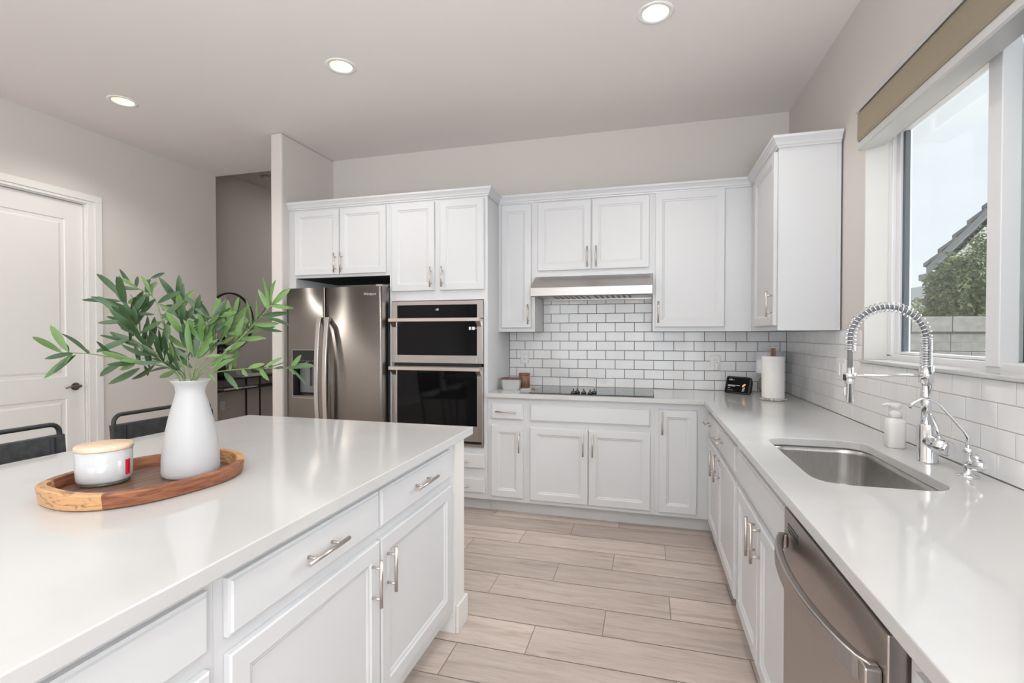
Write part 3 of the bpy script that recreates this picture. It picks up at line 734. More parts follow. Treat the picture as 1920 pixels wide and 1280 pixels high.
# ---- range hood
h = thing('range_hood', 'stainless under-cabinet range hood above the cooktop', 'range hood', (-1.43, -.25, 1.64))
HX0, HX1 = -1.884, -.987
mb = MB()
pf = [(-.003, 1.806), (-.345, 1.806), (-.50, 1.71), (-.50, 1.648), (-.494, 1.642), (-.47, 1.642), (-.47, 1.66), (-.03, 1.66), (-.03, 1.642), (-.003, 1.642)]
mb.prism(pf, lambda u, v, dd: (dd, u, v), HX0, HX1); emit('canopy', mb, M_steel, h, bevel=.002)
mb = MB(); mb.box(HX0 + .02, HX1 - .02, -.46, -.04, 1.652, 1.6595); emit('filter_panel', mb, M_steel, h)
mb = MB()
for gx in (-1.74, -1.42):
    for k in range(7): mb.box(gx + k * .043, gx + k * .043 + .018, -.40, -.10, 1.6495, 1.6518)
emit('baffle_slots', mb, M_black, h)
for x in (-1.70, -1.16):
    mb = MB(); mb.box(x - .055, x + .055, -.452, -.42, 1.648, 1.6515); emit('lamp', mb, M_hoodled, h)

# ---- cooktop
ck = thing('cooktop', 'black glass electric cooktop set in the back counter', 'cooktop', (-1.42, -.33, .9142))
mb = MB(); mb.box(-1.875, -.974, -.585, -.06, .9145, .9195, .0015); emit('glass_top', mb, M_cook, ck)
for x, y in ((-1.548, -.535), (-1.525, -.49), (-1.474, -.515), (-1.425, -.535), (-1.40, -.49)):
    mb = MB(); mb.lathe((x, y, .92), [(.0, 0), (.019, 0), (.019, .006), (.014, .012), (.013, .016), (.0, .016)], 20); mb.box(x - .004, x + .004, y - .014, y + .014, .93, .953, .002)
    emit('knob', mb, simple('dark_steel_knob', (.09, .085, .085), .3, .8), ck)
mb = MB()
for (x, y, rr_) in ((-1.70, -.20, .10), (-1.70, -.44, .075), (-1.14, -.20, .075), (-1.14, -.44, .10), (-1.42, -.23, .11)):
    n = 40
    R0 = [[(x + r_ * math.cos(2 * PI * k / n), y + r_ * math.sin(2 * PI * k / n), .91965) for k in range(n)] for r_ in (rr_, rr_ - .002)]
    mb.rings(R0, cap0=False, cap1=False)
emit('burner_rings', mb, simple('grey_burner_print', (.06, .06, .06), .2), ck)

# ---- dishwasher
dw = thing('dishwasher', 'dark stainless dishwasher with curved bar handle under the sink counter', 'dishwasher', (-.3, -2.91, 0))
mb = MB(); mb.box(-.60, -.05, -3.228, -2.592, .1, .875); emit('tub', mb, M_dark, dw)
mb = MB(); mb.box(-.645, -.603, -3.222, -2.60, .115, .862, .003); dd_ = emit('door', mb, M_steel_dw, dw)
mb = MB(); mb.box(-.56, -.54, -3.22, -2.60, 0, .10); emit('toe_kick', mb, M_black, dw)
mb = MB()
rg = []
for i in range(25):
    t = i / 24; y = -2.622 - t * .575; b = math.sin(PI * t) ** .6 if 0 < t < 1 else 0
    x = -.652 - .05 * b; z = .775
    rg.append([(x - .012, y, z - .021), (x + .006, y, z - .021), (x + .008, y, z + .021), (x - .010, y, z + .021)])
mb.rings(rg); mb.box(-.666, -.645, -2.638, -2.612, .756, .794); mb.box(-.672, -.645, -3.208, -3.175, .756, .794)
emit('handle', mb, M_steel_dw, dd_, bevel=.004)
mb = MB()
for k in range(3): mb.box(-.6458, -.6449, -2.735, -2.64, .826 - k * .009, .830 - k * .009)
emit('vent_slots', mb, M_black, dd_)

# ================================================================== things on the right counter
fa = thing('kitchen_faucet', 'tall chrome spring-neck pull-down faucet behind the sink', 'faucet', (-.092, -2.148, .914))
FY = -2.148
mb = MB(); mb.lathe((-.092, FY, .9142), [(0, 0), (.031, 0), (.0305, .004), (.029, .01), (.029, .128), (.027, .132), (0, .132)], 32); emit('base', mb, M_chrome, fa)
mb = MB(); mb.tube([(-.092, FY, .99), (-.085, FY - .045, .985), (-.078, FY - .085, .98)], [.026, .026, .026], 24); mb.tube([(-.078, FY - .085, .98), (-.076, FY - .098, .979)], [.026, .018], 24); vb = emit('valve_body', mb, M_chrome, fa)
mb = MB(); mb.tube([(-.083, FY - .055, 1.005), (-.088, FY - .045, 1.04), (-.098, FY - .03, 1.085)], [.007, .006, .005], 12); emit('lever', mb, M_chrome, vb)
mb = MB(); mb.tube([(-.098, FY, 1.04), (-.098, FY, 1.20)], .0155, 24); emit('riser', mb, M_chrome, fa)
mb = MB(); mb.tube([(-.098, FY, 1.187), (-.098, FY, 1.243)], .021, 24); emit('collar', mb, M_chrome, fa)
# spring arch
ARX, ARZ, AR = -.2155, 1.335, .112
def arch(t):   # t 0 at riser top .. 1 at hose end
    L1, L2, L3 = .09, PI * AR, .04; q = t * (L1 + L2 + L3)
    if q < L1: return Vector((ARX + AR + .004, FY, ARZ - L1 + q))
    if q < L1 + L2:
        a = (q - L1) / AR; return Vector((ARX + (AR + .004 * (1 - a / PI)) * math.cos(a), FY, ARZ + AR * 1.02 * math.sin(a)))
    return Vector((ARX - AR, FY, ARZ - (q - L1 - L2)))
mb = MB(); mb.tube([arch(i / 40) for i in range(41)] + [(ARX - AR, FY, 1.22)], .0085, 12); emit('hose', mb, simple('grey_hose', (.22, .22, .235), .45), fa)
mb = MB(); P_ = []
turns = [0]; N = 1100
def pitch_at(t): return .0056 if t < .2 else (.0056 if t > .955 else .0138)
Ltot = .09 + PI * AR + .04; ph = 0
for i in range(N + 1):
    t = i / N; ph += 2 * PI * (Ltot / N) / pitch_at(t)
    p = arch(t); q = arch(min(1, t + .001)) - arch(max(0, t - .001)); q.normalize(); nn = Vector((0, 1, 0)); bb = q.cross(nn)
    P_.append(p + (nn * math.cos(ph) + bb * math.sin(ph)) * .0162)
mb.tube(P_, .0020, 6); emit('spring', mb, M_chrome, fa)
mb = MB(); mb.lathe((ARX - AR, FY, 0), [(0, 1.11), (.0125, 1.11), (.0145, 1.113), (.0145, 1.175), (.0165, 1.178), (.0165, 1.212), (.011, 1.216), (.0105, 1.235), (0, 1.235)], 24); sh = emit('spray_head', mb, M_chrome, fa)
mb = MB(); mb.box(ARX - AR - .0185, ARX - AR - .0135, FY - .006, FY + .006, 1.135, 1.165, .002); emit('button', mb, M_chrome, sh)
mb = MB(); mb.box(ARX - AR - .0185, ARX - AR - .0168, FY - .009, FY + .009, 1.19, 1.211); emit('grip_pad', mb, M_black, sh)
mb = MB(); mb.tube([(-.098, FY, 1.213), (ARX - AR + .02, FY, 1.207)], .0052, 12); mb.tube([(ARX - AR, FY, 1.197), (ARX - AR, FY, 1.216)], .0185, 20); emit('support_arm', mb, simple('pale_satin_chrome', (.88, .88, .88), .25, .9), fa)

ft = thing('filter_faucet', 'small chrome filtered-water tap with arched spout beside the main faucet', 'faucet', (-.063, -2.318, .914))
fx, fy = -.066, -2.318
mb = MB(); mb.lathe((fx, fy, .9142), [(0, 0), (.027, 0), (.027, .003), (.013, .006), (.011, .014), (.011, .07), (.013, .072), (.013, .086), (.008, .09), (0, .09)], 24); emit('body', mb, M_chrome, ft)
mb = MB(); mb.tube([(fx, fy, 1.0), (fx, fy, 1.035), (fx - .012, fy, 1.055), (fx - .055, fy + .002, 1.11), (fx - .075, fy + .003, 1.135), (fx - .10, fy + .005, 1.150), (fx - .122, fy + .006, 1.149), (fx - .142, fy + .007, 1.135), (fx - .153, fy + .008, 1.118)], [.0065, .0065, .0055, .005, .005, .005, .005, .005, .0058], 12); emit('spout', mb, M_chrome, ft)
mb = MB(); mb.tube([(fx, fy, .95), (fx + .006, fy - .012, .952), (fx + .014, fy - .032, .956), (fx + .018, fy - .05, .96)], [.012, .017, .018, .010], 16); mb.tube([(fx + .01, fy - .028, .97), (fx + .006, fy - .02, .985)], [.012, .010], 14); emit('lever', mb, M_chrome, ft)

sp = thing('soap_bottle', 'white foaming soap pump bottle behind the sink', 'soap dispenser', (-.091, -1.915, .914))
def sq_lathe(mb, c, prof, mi=0, pw=4, n=40, sx=1, sy=1):
    R_ = []
    for r_, z in prof:
        q = []
        for k in range(n):
            a = 2 * PI * k / n; cx, sx_ = math.cos(a), math.sin(a); m_ = (abs(cx) ** pw + abs(sx_) ** pw) ** (-1 / pw)
            q.append((c[0] + r_ * cx * m_ * sx, c[1] + r_ * sx_ * m_ * sy, c[2] + z))
        R_.append(q)
    mb.rings(R_, mi=mi, smooth=True)
mb = MB(); sq_lathe(mb, (-.091, -1.915, .9142), [(.028, 0), (.031, .003), (.031, .095), (.029, .104), (.022, .112), (.019, .115)], pw=3.2); emit('bottle', mb, M_offw, sp)
mb = MB(); mb.lathe((-.091, -1.915, 1.0295), [(0, 0), (.0205, 0), (.0205, .022), (.014, .026), (.012, .034), (.018, .036), (.02, .05), (.017, .056), (0, .056)], 24)
mb.tube([(-.091, -1.915, 1.079), (-.118, -1.913, 1.081), (-.132, -1.912, 1.076)], [.008, .006, .005], 10); emit('pump_head', mb, M_white, sp)

sd = thing('smart_display', 'small black smart display showing a dark screen with white text', 'smart display', (-.385, -.2, .914))
bl, br = Vector((-.462, -.15, .9145)), Vector((-.312, -.278, .9145))
U = (br - bl).normalized(); Nn = Vector((U.y, -U.x, 0)); tilt = math.radians(16)
Vv = Vector((0, 0, 1)) * math.cos(tilt) - Nn * math.sin(tilt); Nf = Nn * math.cos(tilt) + Vector((0, 0, 1)) * math.sin(tilt)
Wd, Hd = (br - bl).length, .132
def scr(u, v, n): return bl + U * u + Vv * v + Nf * n
def rr2(x0, x1, y0, y1, r_, n): return [scr(x, y, n) for x, y in rrect(x0, x1, y0, y1, r_, 5)]
mb = MB(); mb.rings([rr2(.004, Wd - .004, .004, Hd - .004, .014, 0), rr2(0, Wd, .0015, Hd, .016, -.003), rr2(0, Wd, .0042, Hd, .016, -.012), rr2(.012, Wd - .012, .0152, Hd - .02, .016, -.05), rr2(.03, Wd - .03, .0226, Hd - .055, .012, -.075)], smooth=False); emit('housing', mb, M_black, sd)
mb = MB(); mb.rings([rr2(.012, Wd - .012, .014, Hd - .012, .004, .0003), rr2(.012, Wd - .012, .014, Hd - .012, .004, .0008)]); sc_ = emit('screen', mb, M_blackglass, sd)
def text_line(u, v0, v1, words, gap=.003):
    mb = MB(); n = .0011
    for w_ in words:
        q = [[scr(a, b, m_) for a, b in ((u, v0), (u + w_, v0), (u + w_, v1), (u, v1))] for m_ in (.0008, n)]
        mb.rings(q); u += w_ + gap
    emit('text_line', mb, M_digit, sc_)
text_line(.024, .0628, .0652, (.012, .006, .016, .010, .007, .013, .012))
text_line(.024, .0552, .0576, (.008, .015, .010, .013)); text_line(.026, .0425, .0442, (.018,)); text_line(.026, .0262, .0272, (.012, .018, .008)); text_line(.060, .1035, .1052, (.010,))
mb = MB(); mb.rings([[scr(.148 + .013 * math.cos(2 * PI * k / 20), .068 + .008 * math.sin(2 * PI * k / 20) + .008 * math.cos(2 * PI * k / 20), n) for k in range(20)] for n in (.0008, .0011)]); emit('screen_glow', mb, M_amber, sc_)
mb = MB(); mb.rings([[scr(u, v, n) for u, v in ((.138, .022), (.155, .024), (.160, .056), (.142, .054))] for n in (.0008, .001)]); emit('screen_glow', mb, M_haze, sc_)
o = text_part('clock_digits', '1:21', .0165, scr(.04, .105, .0012), (0, 0, 0), M_digit, sc_)
o.rotation_euler = Matrix((U, Vv, Nf)).transposed().to_euler()
mb = MB(); a = scr(Wd * .3, .05, -.06); mb.tube([a, a + Vector((-.03, .06, .03)), (-.46, -.035, 1.03), (-.485, -.03, 1.09), (-.497, -.03, 1.125)], .0022, 8); mb.box(-.512, -.488, -.034, -.0085, 1.075, 1.135, .004); emit('power_cord', mb, M_white, sd)

pt = thing('paper_towel_holder', 'marble paper towel stand with wooden post in the counter corner', 'paper towel holder', (-.205, -.5, .914))
PX, PY = -.205, -.50
mb = MB(); mb.lathe((PX, PY, .9145), [(0, 0), (.084, 0), (.088, .003), (.088, .012), (.085, .014), (0, .014)], 40); emit('base', mb, M_marble, pt)
mb = MB(); mb.box(PX - .013, PX + .013, PY - .013, PY + .013, .9288, 1.262, .002); emit('post', mb, M_brwood, pt)
mb = MB(); mb.box(PX - .026, PX + .026, PY - .026, PY + .026, 1.2625, 1.275, .002); emit('cap', mb, M_marble, pt)
pr = MB(); R_ = []
for z, rr_ in ((.9295, .067), (.932, .069), (1.205, .0695), (1.2085, .068)): R_.append([(PX + (rr_ + .0012 * math.sin(3 * a + z * 9)) * math.cos(a), PY + (rr_ + .0012 * math.sin(3 * a + z * 9)) * math.sin(a), z) for a in [2 * PI * k / 48 for k in range(48)]])
for z, rr_ in ((1.2085, .021), (.9295, .021)): R_.append([(PX + rr_ * math.cos(a), PY + rr_ * math.sin(a), z) for a in [2 * PI * k / 48 for k in range(48)]])
R_.append(R_[0]); pr.rings(R_, cap0=False, cap1=False, smooth=False)
tag(emit('paper_towel_roll', pr, M_paper), 'white paper towel roll on the marble stand', 'paper towels')

la = thing('table_lamp', 'small lamp with pale drum shade and ribbed grey base behind the paper towels', 'lamp', (-.135, -.14, .914))
LX, LY = -.148, -.142
mb = MB(); R_ = []
prof = [(.03, 0), (.052, .006), (.072, .035), (.078, .068), (.070, .10), (.048, .128), (.022, .138)]
for r_, z in prof: R_.append([(LX + r_ * (1 + .03 * math.cos(22 * a)) * math.cos(a), LY + r_ * (1 + .03 * math.cos(22 * a)) * math.sin(a), .9145 + z) for a in [2 * PI * k / 132 for k in range(132)]])
mb.rings(R_, smooth=True); emit('lamp_base', mb, M_stone, la)
mb = MB(); mb.tube([(LX, LY, 1.05), (LX, LY, 1.19)], .006, 10); emit('stem', mb, M_bronze, la)
mb = MB(); mb.lathe((LX, LY, 0), [(.093, 1.07), (.093, 1.228), (.09, 1.228), (.09, 1.07), (.093, 1.07)], 48); emit('lamp_shade', mb, M_lampshade, la)

# left end of the back counter
bd = thing('butter_dish', 'white rectangular dish with dark wooden lid on the back counter', 'dish', (-2.075, -.36, .914))
def rot_box(mb, cx, cy, z0, z1, w0, d0, w1, d1, ang, r_):
    R_ = []
    for (w_, d_, z) in ((w0, d0, z0), (w1, d1, z1)):
        R_.append([(cx + x * math.cos(ang) - y * math.sin(ang), cy + x * math.sin(ang) + y * math.cos(ang), z) for x, y in rrect(-w_ / 2, w_ / 2, -d_ / 2, d_ / 2, r_, 4)])
    mb.rings(R_)
mb = MB(); rot_box(mb, -2.075, -.35, .9145, .995, .135, .09, .155, .105, .12, .015); emit('dish', mb, M_ceramic, bd)
mb = MB(); rot_box(mb, -2.075, -.35, .9955, 1.006, .16, .11, .16, .11, .12, .01); emit('lid', mb, M_dkwood, bd)
sl = thing('salt_cellar', 'round brown wooden canister standing behind the white dish', 'canister', (-2.0, -.2, .914))
mb = MB(); mb.lathe((-2.0, -.22, .9145), [(0, 0), (.045, 0), (.045, .105), (0, .105)], 32); emit('canister', mb, M_brwood, sl)
mb = MB(); mb.lathe((-2.0, -.22, 1.0197), [(0, 0), (.046, 0), (.046, .016), (0, .018)], 32); emit('lid', mb, M_brwood, sl)
sr = thing('spoon_rest', 'flat white marble board with short wooden handle beside the cooktop', 'board', (-1.96, -.36, .914))
mb = MB(); rot_box(mb, -1.955, -.345, .9145, .924, .09, .09, .09, .09, .1, .02); emit('board', mb, M_marble if False else M_ceramic, sr)
mb = MB(); mb.box(-1.9085, -1.885, -.352, -.328, .9145, .93, .004); emit('handle', mb, M_brwood, sr)

# outlets and switch
def outlet(name, label, cat, axis, u, z, sw=False):
    F_ = (lambda a, n, v: (a, -.0012 - n, v)) if axis == 'y' else (lambda a, n, v: (-.0012 - n, a, v)) if axis == 'x' else (lambda a, n, v: (XHALL + n, a, v))
    t = thing(name, label, cat, F_(u, 0, z))
    w_, h_ = (.037, .059) if not sw else (.06, .06)
    mb = MB(); mb.rings([rr(F_, u - w_, u + w_, z - h_, z + h_, 0), rr(F_, u - w_, u + w_, z - h_, z + h_, .003), rr(F_, u - w_ + .004, u + w_ - .004, z - h_ + .004, z + h_ - .004, .006)]); emit('cover_plate', mb, M_white, t)
    if not sw:
        for dz in (-.02, .02):
            mb = MB(); mb.rings([rr(F_, u - .016, u + .016, z + dz - .014, z + dz + .014, .006), rr(F_, u - .016, u + .016, z + dz - .014, z + dz + .014, .0075)]); so = emit('socket', mb, M_white, t)
            mb = MB()
            for du in (-.006, .006): mb.rings([rr(F_, u + du - .0012, u + du + .0012, z + dz - .003, z + dz + .007, .0073), rr(F_, u + du - .0012, u + du + .0012, z + dz - .003, z + dz + .007, .0078)])
            emit('slots', mb, M_dark, so)
    else:
        for du in (-.024, .024):
            mb = MB(); mb.rings([rr(F_, u + du - .016, u + du + .016, z - .033, z + .033, .006), rr(F_, u + du - .015, u + du + .015, z - .032, z + .032, .0095)]); emit('rocker', mb, M_white, t)
outlet('wall_outlet', 'white outlet on the tile above the butter dish', 'outlet', 'y', -2.051, 1.162)
outlet('wall_outlet', 'white outlet with the smart display cord plugged in', 'outlet', 'y', -.505, 1.132)
outlet('light_switch', 'white double switch plate on the window wall tile', 'switch', 'x', -1.10, 1.165, True)
outlet('wall_outlet', 'white outlet low on the hall wall under the console table', 'outlet', 'h', .945, .44)

# ================================================================== recessed lights
def downlight(x, y, label):
    t = thing('recessed_light', label, 'ceiling light', (x, y, HC), 'recessed ceiling lights')
    mb = MB(); mb.lathe((x, y, HC), [(.068, -.0005), (.072, -.004), (.09, -.005), (.095, -.001), (.095, .0)], 40); emit('trim_ring', mb, M_white, t)
    mb = MB(); mb.lathe((x, y, HC), [(.070, -.003), (.052, .075), (.0, .076)], 40); emit('reflector', mb, M_can, t)
    mb = MB(); mb.lathe((x, y, HC), [(.0, .066), (.05, .066), (.05, .07), (0, .07)], 32); emit('lens', mb, M_led, t)
    l = bpy.data.lights.new('downlight', 'SPOT'); l.energy = DOWN; l.spot_size = math.radians(140); l.spot_blend = .7; l.shadow_soft_size = .05; l.color = (1, .96, .90)
    lo = bpy.data.objects.new('downlight', l); COL.objects.link(lo); lo.location = (x, y, HC - .012)
DOWN = 25
HOLES = [(-4.685, -1.455), (-2.885, -1.44), (-.988, -1.448)]
for (x, y), l in zip(HOLES, ('round recessed ceiling light at left near the door wall', 'round recessed ceiling light in the middle of the row above the island', 'round recessed ceiling light at right near the window')): downlight(x, y, l)
for x, y in ((-4.685, -4.6), (-.988, -5.0), (-4.685, -6.05), (-2.885, -6.05), (-.988, -6.05)): downlight(x, y, 'unseen recessed ceiling light added behind the viewpoint')  # added out-of-view fixtures, spaced to balance the room's light
sm = MB(); p = CAM + px_ray(500, 331) * ((HH - CAM.z) / px_ray(500, 331).z)
sm.lathe((p.x, p.y, HH), [(0, -.045), (.06, -.045), (.07, -.02), (.07, -.0005), (0, -.0005)], 24)
tag(emit('smoke_detector', sm, simple('grey_detector', (.5, .48, .46), .5)), 'small round detector on the hall ceiling', 'smoke detector')
# cut the ceiling for the recessed cans: square cut-outs are made by building the slab round them
bpy.data.objects.remove(bpy.data.objects['ceiling'])
def ceiling_with_holes():
    pts = [(o.location.x, o.location.y) for o in COL.objects if o.name.startswith('recessed_light')]
    mb = MB()
    xs = [XL, 0.2]; ys = [YB, .08]
    for x, y in pts: xs += [x - .1, x + .1]; ys += [y - .1, y + .1]
    xs = sorted(set(round(v, 4) for v in xs)); ys = sorted(set(round(v, 4) for v in ys))
    def inhole(cx, cy):
        for x, y in pts:
            if abs(cx - x) < .1 and abs(cy - y) < .1: return (x, y)
    n = 40
    V = {}
    def vert(x, y, z=HC):
        k = (round(x, 4), round(y, 4), round(z, 4))
        if k not in V: V[k] = mb.bm.verts.new((x, y, z))
        return V[k]
    for i in range(len(xs) - 1):
        for j in range(len(ys) - 1):
            cx, cy = (xs[i] + xs[i + 1]) / 2, (ys[j] + ys[j + 1]) / 2
            if inhole(cx, cy): continue
            mb.bm.faces.new([vert(xs[i], ys[j]), vert(xs[i + 1], ys[j]), vert(xs[i + 1], ys[j + 1]), vert(xs[i], ys[j + 1])])
    for x, y in pts:
        # ring from square to circle
        C_ = [mb.bm.verts.new((x + .08 * math.cos(2 * PI * k / n), y + .08 * math.sin(2 * PI * k / n), HC)) for k in range(n)]
        S_ = []
        for k in range(n):
            a = 2 * PI * k / n; m_ = .1 / max(abs(math.cos(a)), abs(math.sin(a))); S_.append(mb.bm.verts.new((x + m_ * math.cos(a), y + m_ * math.sin(a), HC)))
        for k in range(n): mb.bm.faces.new((S_[k], S_[(k + 1) % n], C_[(k + 1) % n], C_[k]))
    # roof side and rim
    mb.box(XL, .2, YB, .08, HC + .12, HH + .1)
    mb.box(XL, .2, .06, .08, HC + .0005, HC + .12)
    return struct('ceiling', mb, M_ceil, label='greige painted kitchen ceiling')
ceiling_with_holes()

# ================================================================== island decor
TC = Vector((-2.431, -3.043)); TA = math.atan2(.9858, .168)   # long axis direction
tr = thing('serving_tray', 'oval acacia wood tray on the island', 'tray', (TC.x, TC.y, .914))
A_, B_ = .238, .197
def oval(a, b, z, n=96, wob=None):
    q = []
    for k in range(n):
        t = 2 * PI * k / n; e = 2 / 2.35
        cx = math.copysign(abs(math.cos(t)) ** e, math.cos(t)); sy_ = math.copysign(abs(math.sin(t)) ** e, math.sin(t))
        x, y = a * cx, b * sy_
        zz = z + (wob(t) if wob else 0)
        q.append((TC.x + x * math.cos(TA) - y * math.sin(TA), TC.y + x * math.sin(TA) + y * math.cos(TA), zz))
    return q
def hump(t):   # raised grips at the two ends
    return .009 * math.exp(-((math.sin(t)) / .5) ** 2)
mb = MB(); R_ = [oval(A_ - .006, B_ - .006, .9145), oval(A_ + .002, B_ + .002, .919), oval(A_ + .008, B_ + .008, .951, wob=hump), oval(A_ + .004, B_ + .004, .955, wob=hump), oval(A_ - .014, B_ - .014, .955, wob=hump), oval(A_ - .019, B_ - .019, .9245)]
mb.rings(R_, cap0=True, cap1=False)
for f in mb.bm.faces:
    c_ = f.calc_center_median(); dx, dy = c_.x - TC.x, c_.y - TC.y
    a = math.atan2(-dx * math.sin(TA) + dy * math.cos(TA), dx * math.cos(TA) + dy * math.sin(TA))
    f.material_index = 1 if abs(math.sin(a)) < .6 else 0
emit('rim', mb, [M_tray_red, M_tray_light], tr)
mb = MB(); mb.rings([oval(A_ - .0188, B_ - .0188, .918), oval(A_ - .0188, B_ - .0188, .925)])
fl = emit('tray_floor', mb, M_tray_floor, tr)
mb = MB()
for off in (-.055, .05): 
    ux, uy = math.cos(TA), math.sin(TA); L_ = .17
    p0 = Vector((TC.x - uy * off, TC.y + ux * off, .9252)); dv = Vector((ux, uy, 0)) * L_; sv = Vector((-uy, ux, 0)) * .0012
    mb.rings([[p0 - dv - sv, p0 + dv - sv, p0 + dv + sv, p0 - dv + sv], [q + Vector((0, 0, .0003)) for q in (p0 - dv - sv, p0 + dv - sv, p0 + dv + sv, p0 - dv + sv)]])
emit('board_seams', mb, simple('pale_wood_line', (.42, .26, .17), .5), fl)

VC = Vector((-2.375, -2.962, .9256))
vs = thing('vase', 'tall matte white vase with flared mouth standing on the tray', 'vase', VC)
mb = MB(); ZV = .288
mb.lathe(VC, [(0, 0), (.070, 0), (.0755, .004), (.0775, .014), (.0765, .05), (.073, .09), (.067, .13), (.059, .17), (.0495, .21), (.0415, .238), (.0385, .252), (.0405, .266), (.047, .279), (.0545, .2875), (.0545, .289), (.052, .2885), (.045, .279), (.0375, .262), (.036, .25), (.05, .19), (.065, .1), (.065, .02), (0, .015)], 56)
emit('vase_body', mb, M_ceramic, vs)

CC = Vector((-2.535, -3.10, .9256))
cn = thing('candle', 'white jar candle with pale wooden lid and red label on the tray', 'candle', CC)
mb = MB(); mb.lathe(CC, [(0, .009), (.060, .009), (.0645, .015), (.0655, .03), (.066, .097), (.064, .0975), (0, .0975)], 56); emit('jar', mb, M_candle, cn)
mb = MB(); mb.lathe(CC, [(0, 0), (.055, 0), (.0585, .003), (.059, .0088), (0, .0088)], 48); emit('glass_foot', mb, M_clear, cn)
mb = MB(); mb.lathe(CC, [(0, .098), (.067, .098), (.0685, .1), (.0685, .109), (.066, .1115), (0, .1115)], 56); emit('lid', mb, M_lid, cn)
mb = MB(); a0 = math.atan2(CAM.y - CC.y, CAM.x - CC.x) + .83
def curved(z0, z1, a_, b_, r_): 
    n = 8; q0 = []; 
    rows_ = [[mb.bm.verts.new((CC.x + r_ * math.cos(a_ + (b_ - a_) * k / n), CC.y + r_ * math.sin(a_ + (b_ - a_) * k / n), CC.z + z)) for k in range(n + 1)] for z in (z0, z1)]
    for k in range(n): mb.bm.faces.new((rows_[0][k], rows_[0][k + 1], rows_[1][k + 1], rows_[1][k]))
curved(.024, .068, a0 - .06, a0 + .22, .0664); lb = emit('label_strip', mb, M_red, cn, fixn=False)
mb = MB(); curved(.030, .062, a0 + .06, a0 + .10, .0667); emit('label_print', mb, M_darkred, lb, fixn=False)

# ------------------------------------------------------------------ olive branches in the vase
FWD = Vector((-math.sin(YAW), math.cos(YAW), 0))
D0 = (VC - CAM).dot(FWD)
def at_depth(x, y, dd):
    rr_ = px_ray(x, y); return CAM + rr_ * ((D0 + dd) / rr_.dot(FWD))
def leaf(mb, base, tip, width, up, mi, bend=.12):
    base, tip = Vector(base), Vector(tip); ax = tip - base; L_ = ax.length
    if L_ < .004: return
    ax /= L_; sd_ = ax.cross(up)
    if sd_.length < .05: sd_ = ax.cross(Vector((1, 0, 0)))
    sd_.normalize(); nn = sd_.cross(ax).normalized(); N_ = 8; rows_ = []
    for i in range(N_ + 1):
        t = i / N_; w_ = width * .46 * (math.sin(PI * min(1, t * .92 + .03)) ** .75) * (1 if t < .97 else .25)
        if i == 0: w_ = width * .07
        c_ = base + ax * (L_ * t) + nn * (bend * L_ * (math.sin(PI * t) - .0))
        rows_.append([mb.bm.verts.new(c_ + sd_ * w_ + nn * w_ * .35), mb.bm.verts.new(c_), mb.bm.verts.new(c_ - sd_ * w_ + nn * w_ * .35)])
    for a, b in zip(rows_[:-1], rows_[1:]):
        for k in (0, 1):
            f = mb.bm.faces.new((a[k], a[k + 1], b[k + 1], b[k])); f.material_index = mi; f.smooth = True
rnd = random.Random(11)
def branch(label, path, dd, leaves, nrand, light, group=None, lsize=.085):
    nrand = int(nrand * 1.6 + 2)
    """path: pixels from the mouth outwards, dd: depth change towards the tip, leaves: (base px, tip px)"""
    t = thing('olive_branch', label, 'branch', VC + Vector((0, 0, .27)), group)
    n = len(path); root_pt = VC + Vector((rnd.uniform(-.02, .02), rnd.uniform(-.02, .02), .20))
    pts = [root_pt] + [at_depth(x, y, dd * (i + .3) / n) for i, (x, y) in enumerate(path)]
    # smooth by Catmull-Rom
    sm_ = []
    for i in range(len(pts) - 1):
        p0, p1, p2, p3 = pts[max(0, i - 1)], pts[i], pts[i + 1], pts[min(len(pts) - 1, i + 2)]
        for k in range(6):
            u = k / 6; sm_.append(.5 * ((2 * p1) + (p2 - p0) * u + (2 * p0 - 5 * p1 + 4 * p2 - p3) * u * u + (3 * p1 - p0 - 3 * p2 + p3) * u ** 3))
    sm_.append(pts[-1])
    mb = MB(); mb.tube(sm_, [.0026 - .0014 * i / len(sm_) for i in range(len(sm_))], 7); emit('stem', mb, M_stem, t)
    mb = MB()
    for (b, e) in leaves:
        # depth of the branch near b
        k = min(range(n), key=lambda i: (path[i][0] - b[0]) ** 2 + (path[i][1] - b[1]) ** 2); dep = dd * (k + .3) / n
        B = at_depth(b[0], b[1], dep); T_ = at_depth(e[0], e[1], dep + rnd.uniform(-.03, .03)); L_ = (T_ - B).length
        view = (CAM - B).normalized(); upv = (view + Vector((rnd.uniform(-.6, .6), rnd.uniform(-.6, .6), rnd.uniform(.1, .8)))).normalized()
        leaf(mb, B, T_, max(.012, min(.021, L_ * .22)), upv, 1 if rnd.random() < light else 0, rnd.uniform(-.08, .1))
    for i in range(nrand):
        u = rnd.uniform(.35, .98); k = int(u * (len(sm_) - 1)); p_ = sm_[k]; tan = (sm_[min(k + 1, len(sm_) - 1)] - sm_[max(k - 1, 0)]).normalized()
        rv = Vector((rnd.uniform(-1, 1), rnd.uniform(-1, 1), rnd.uniform(-.6, 1))); rv -= tan * rv.dot(tan); rv.normalize()
        dr = (tan * rnd.uniform(.45, 1.1) + rv * rnd.uniform(.5, 1)).normalized(); L_ = lsize * rnd.uniform(.65, 1.2)
        leaf(mb, p_, p_ + dr * L_, L_ * rnd.uniform(.19, .25), (rv + Vector((0, 0, .6)) + (CAM - p_).normalized() * .4).normalized(), 1 if rnd.random() < light else 0, rnd.uniform(-.1, .12))
    emit('foliage', mb, [M_leafd, M_leafl], t, fixn=False)
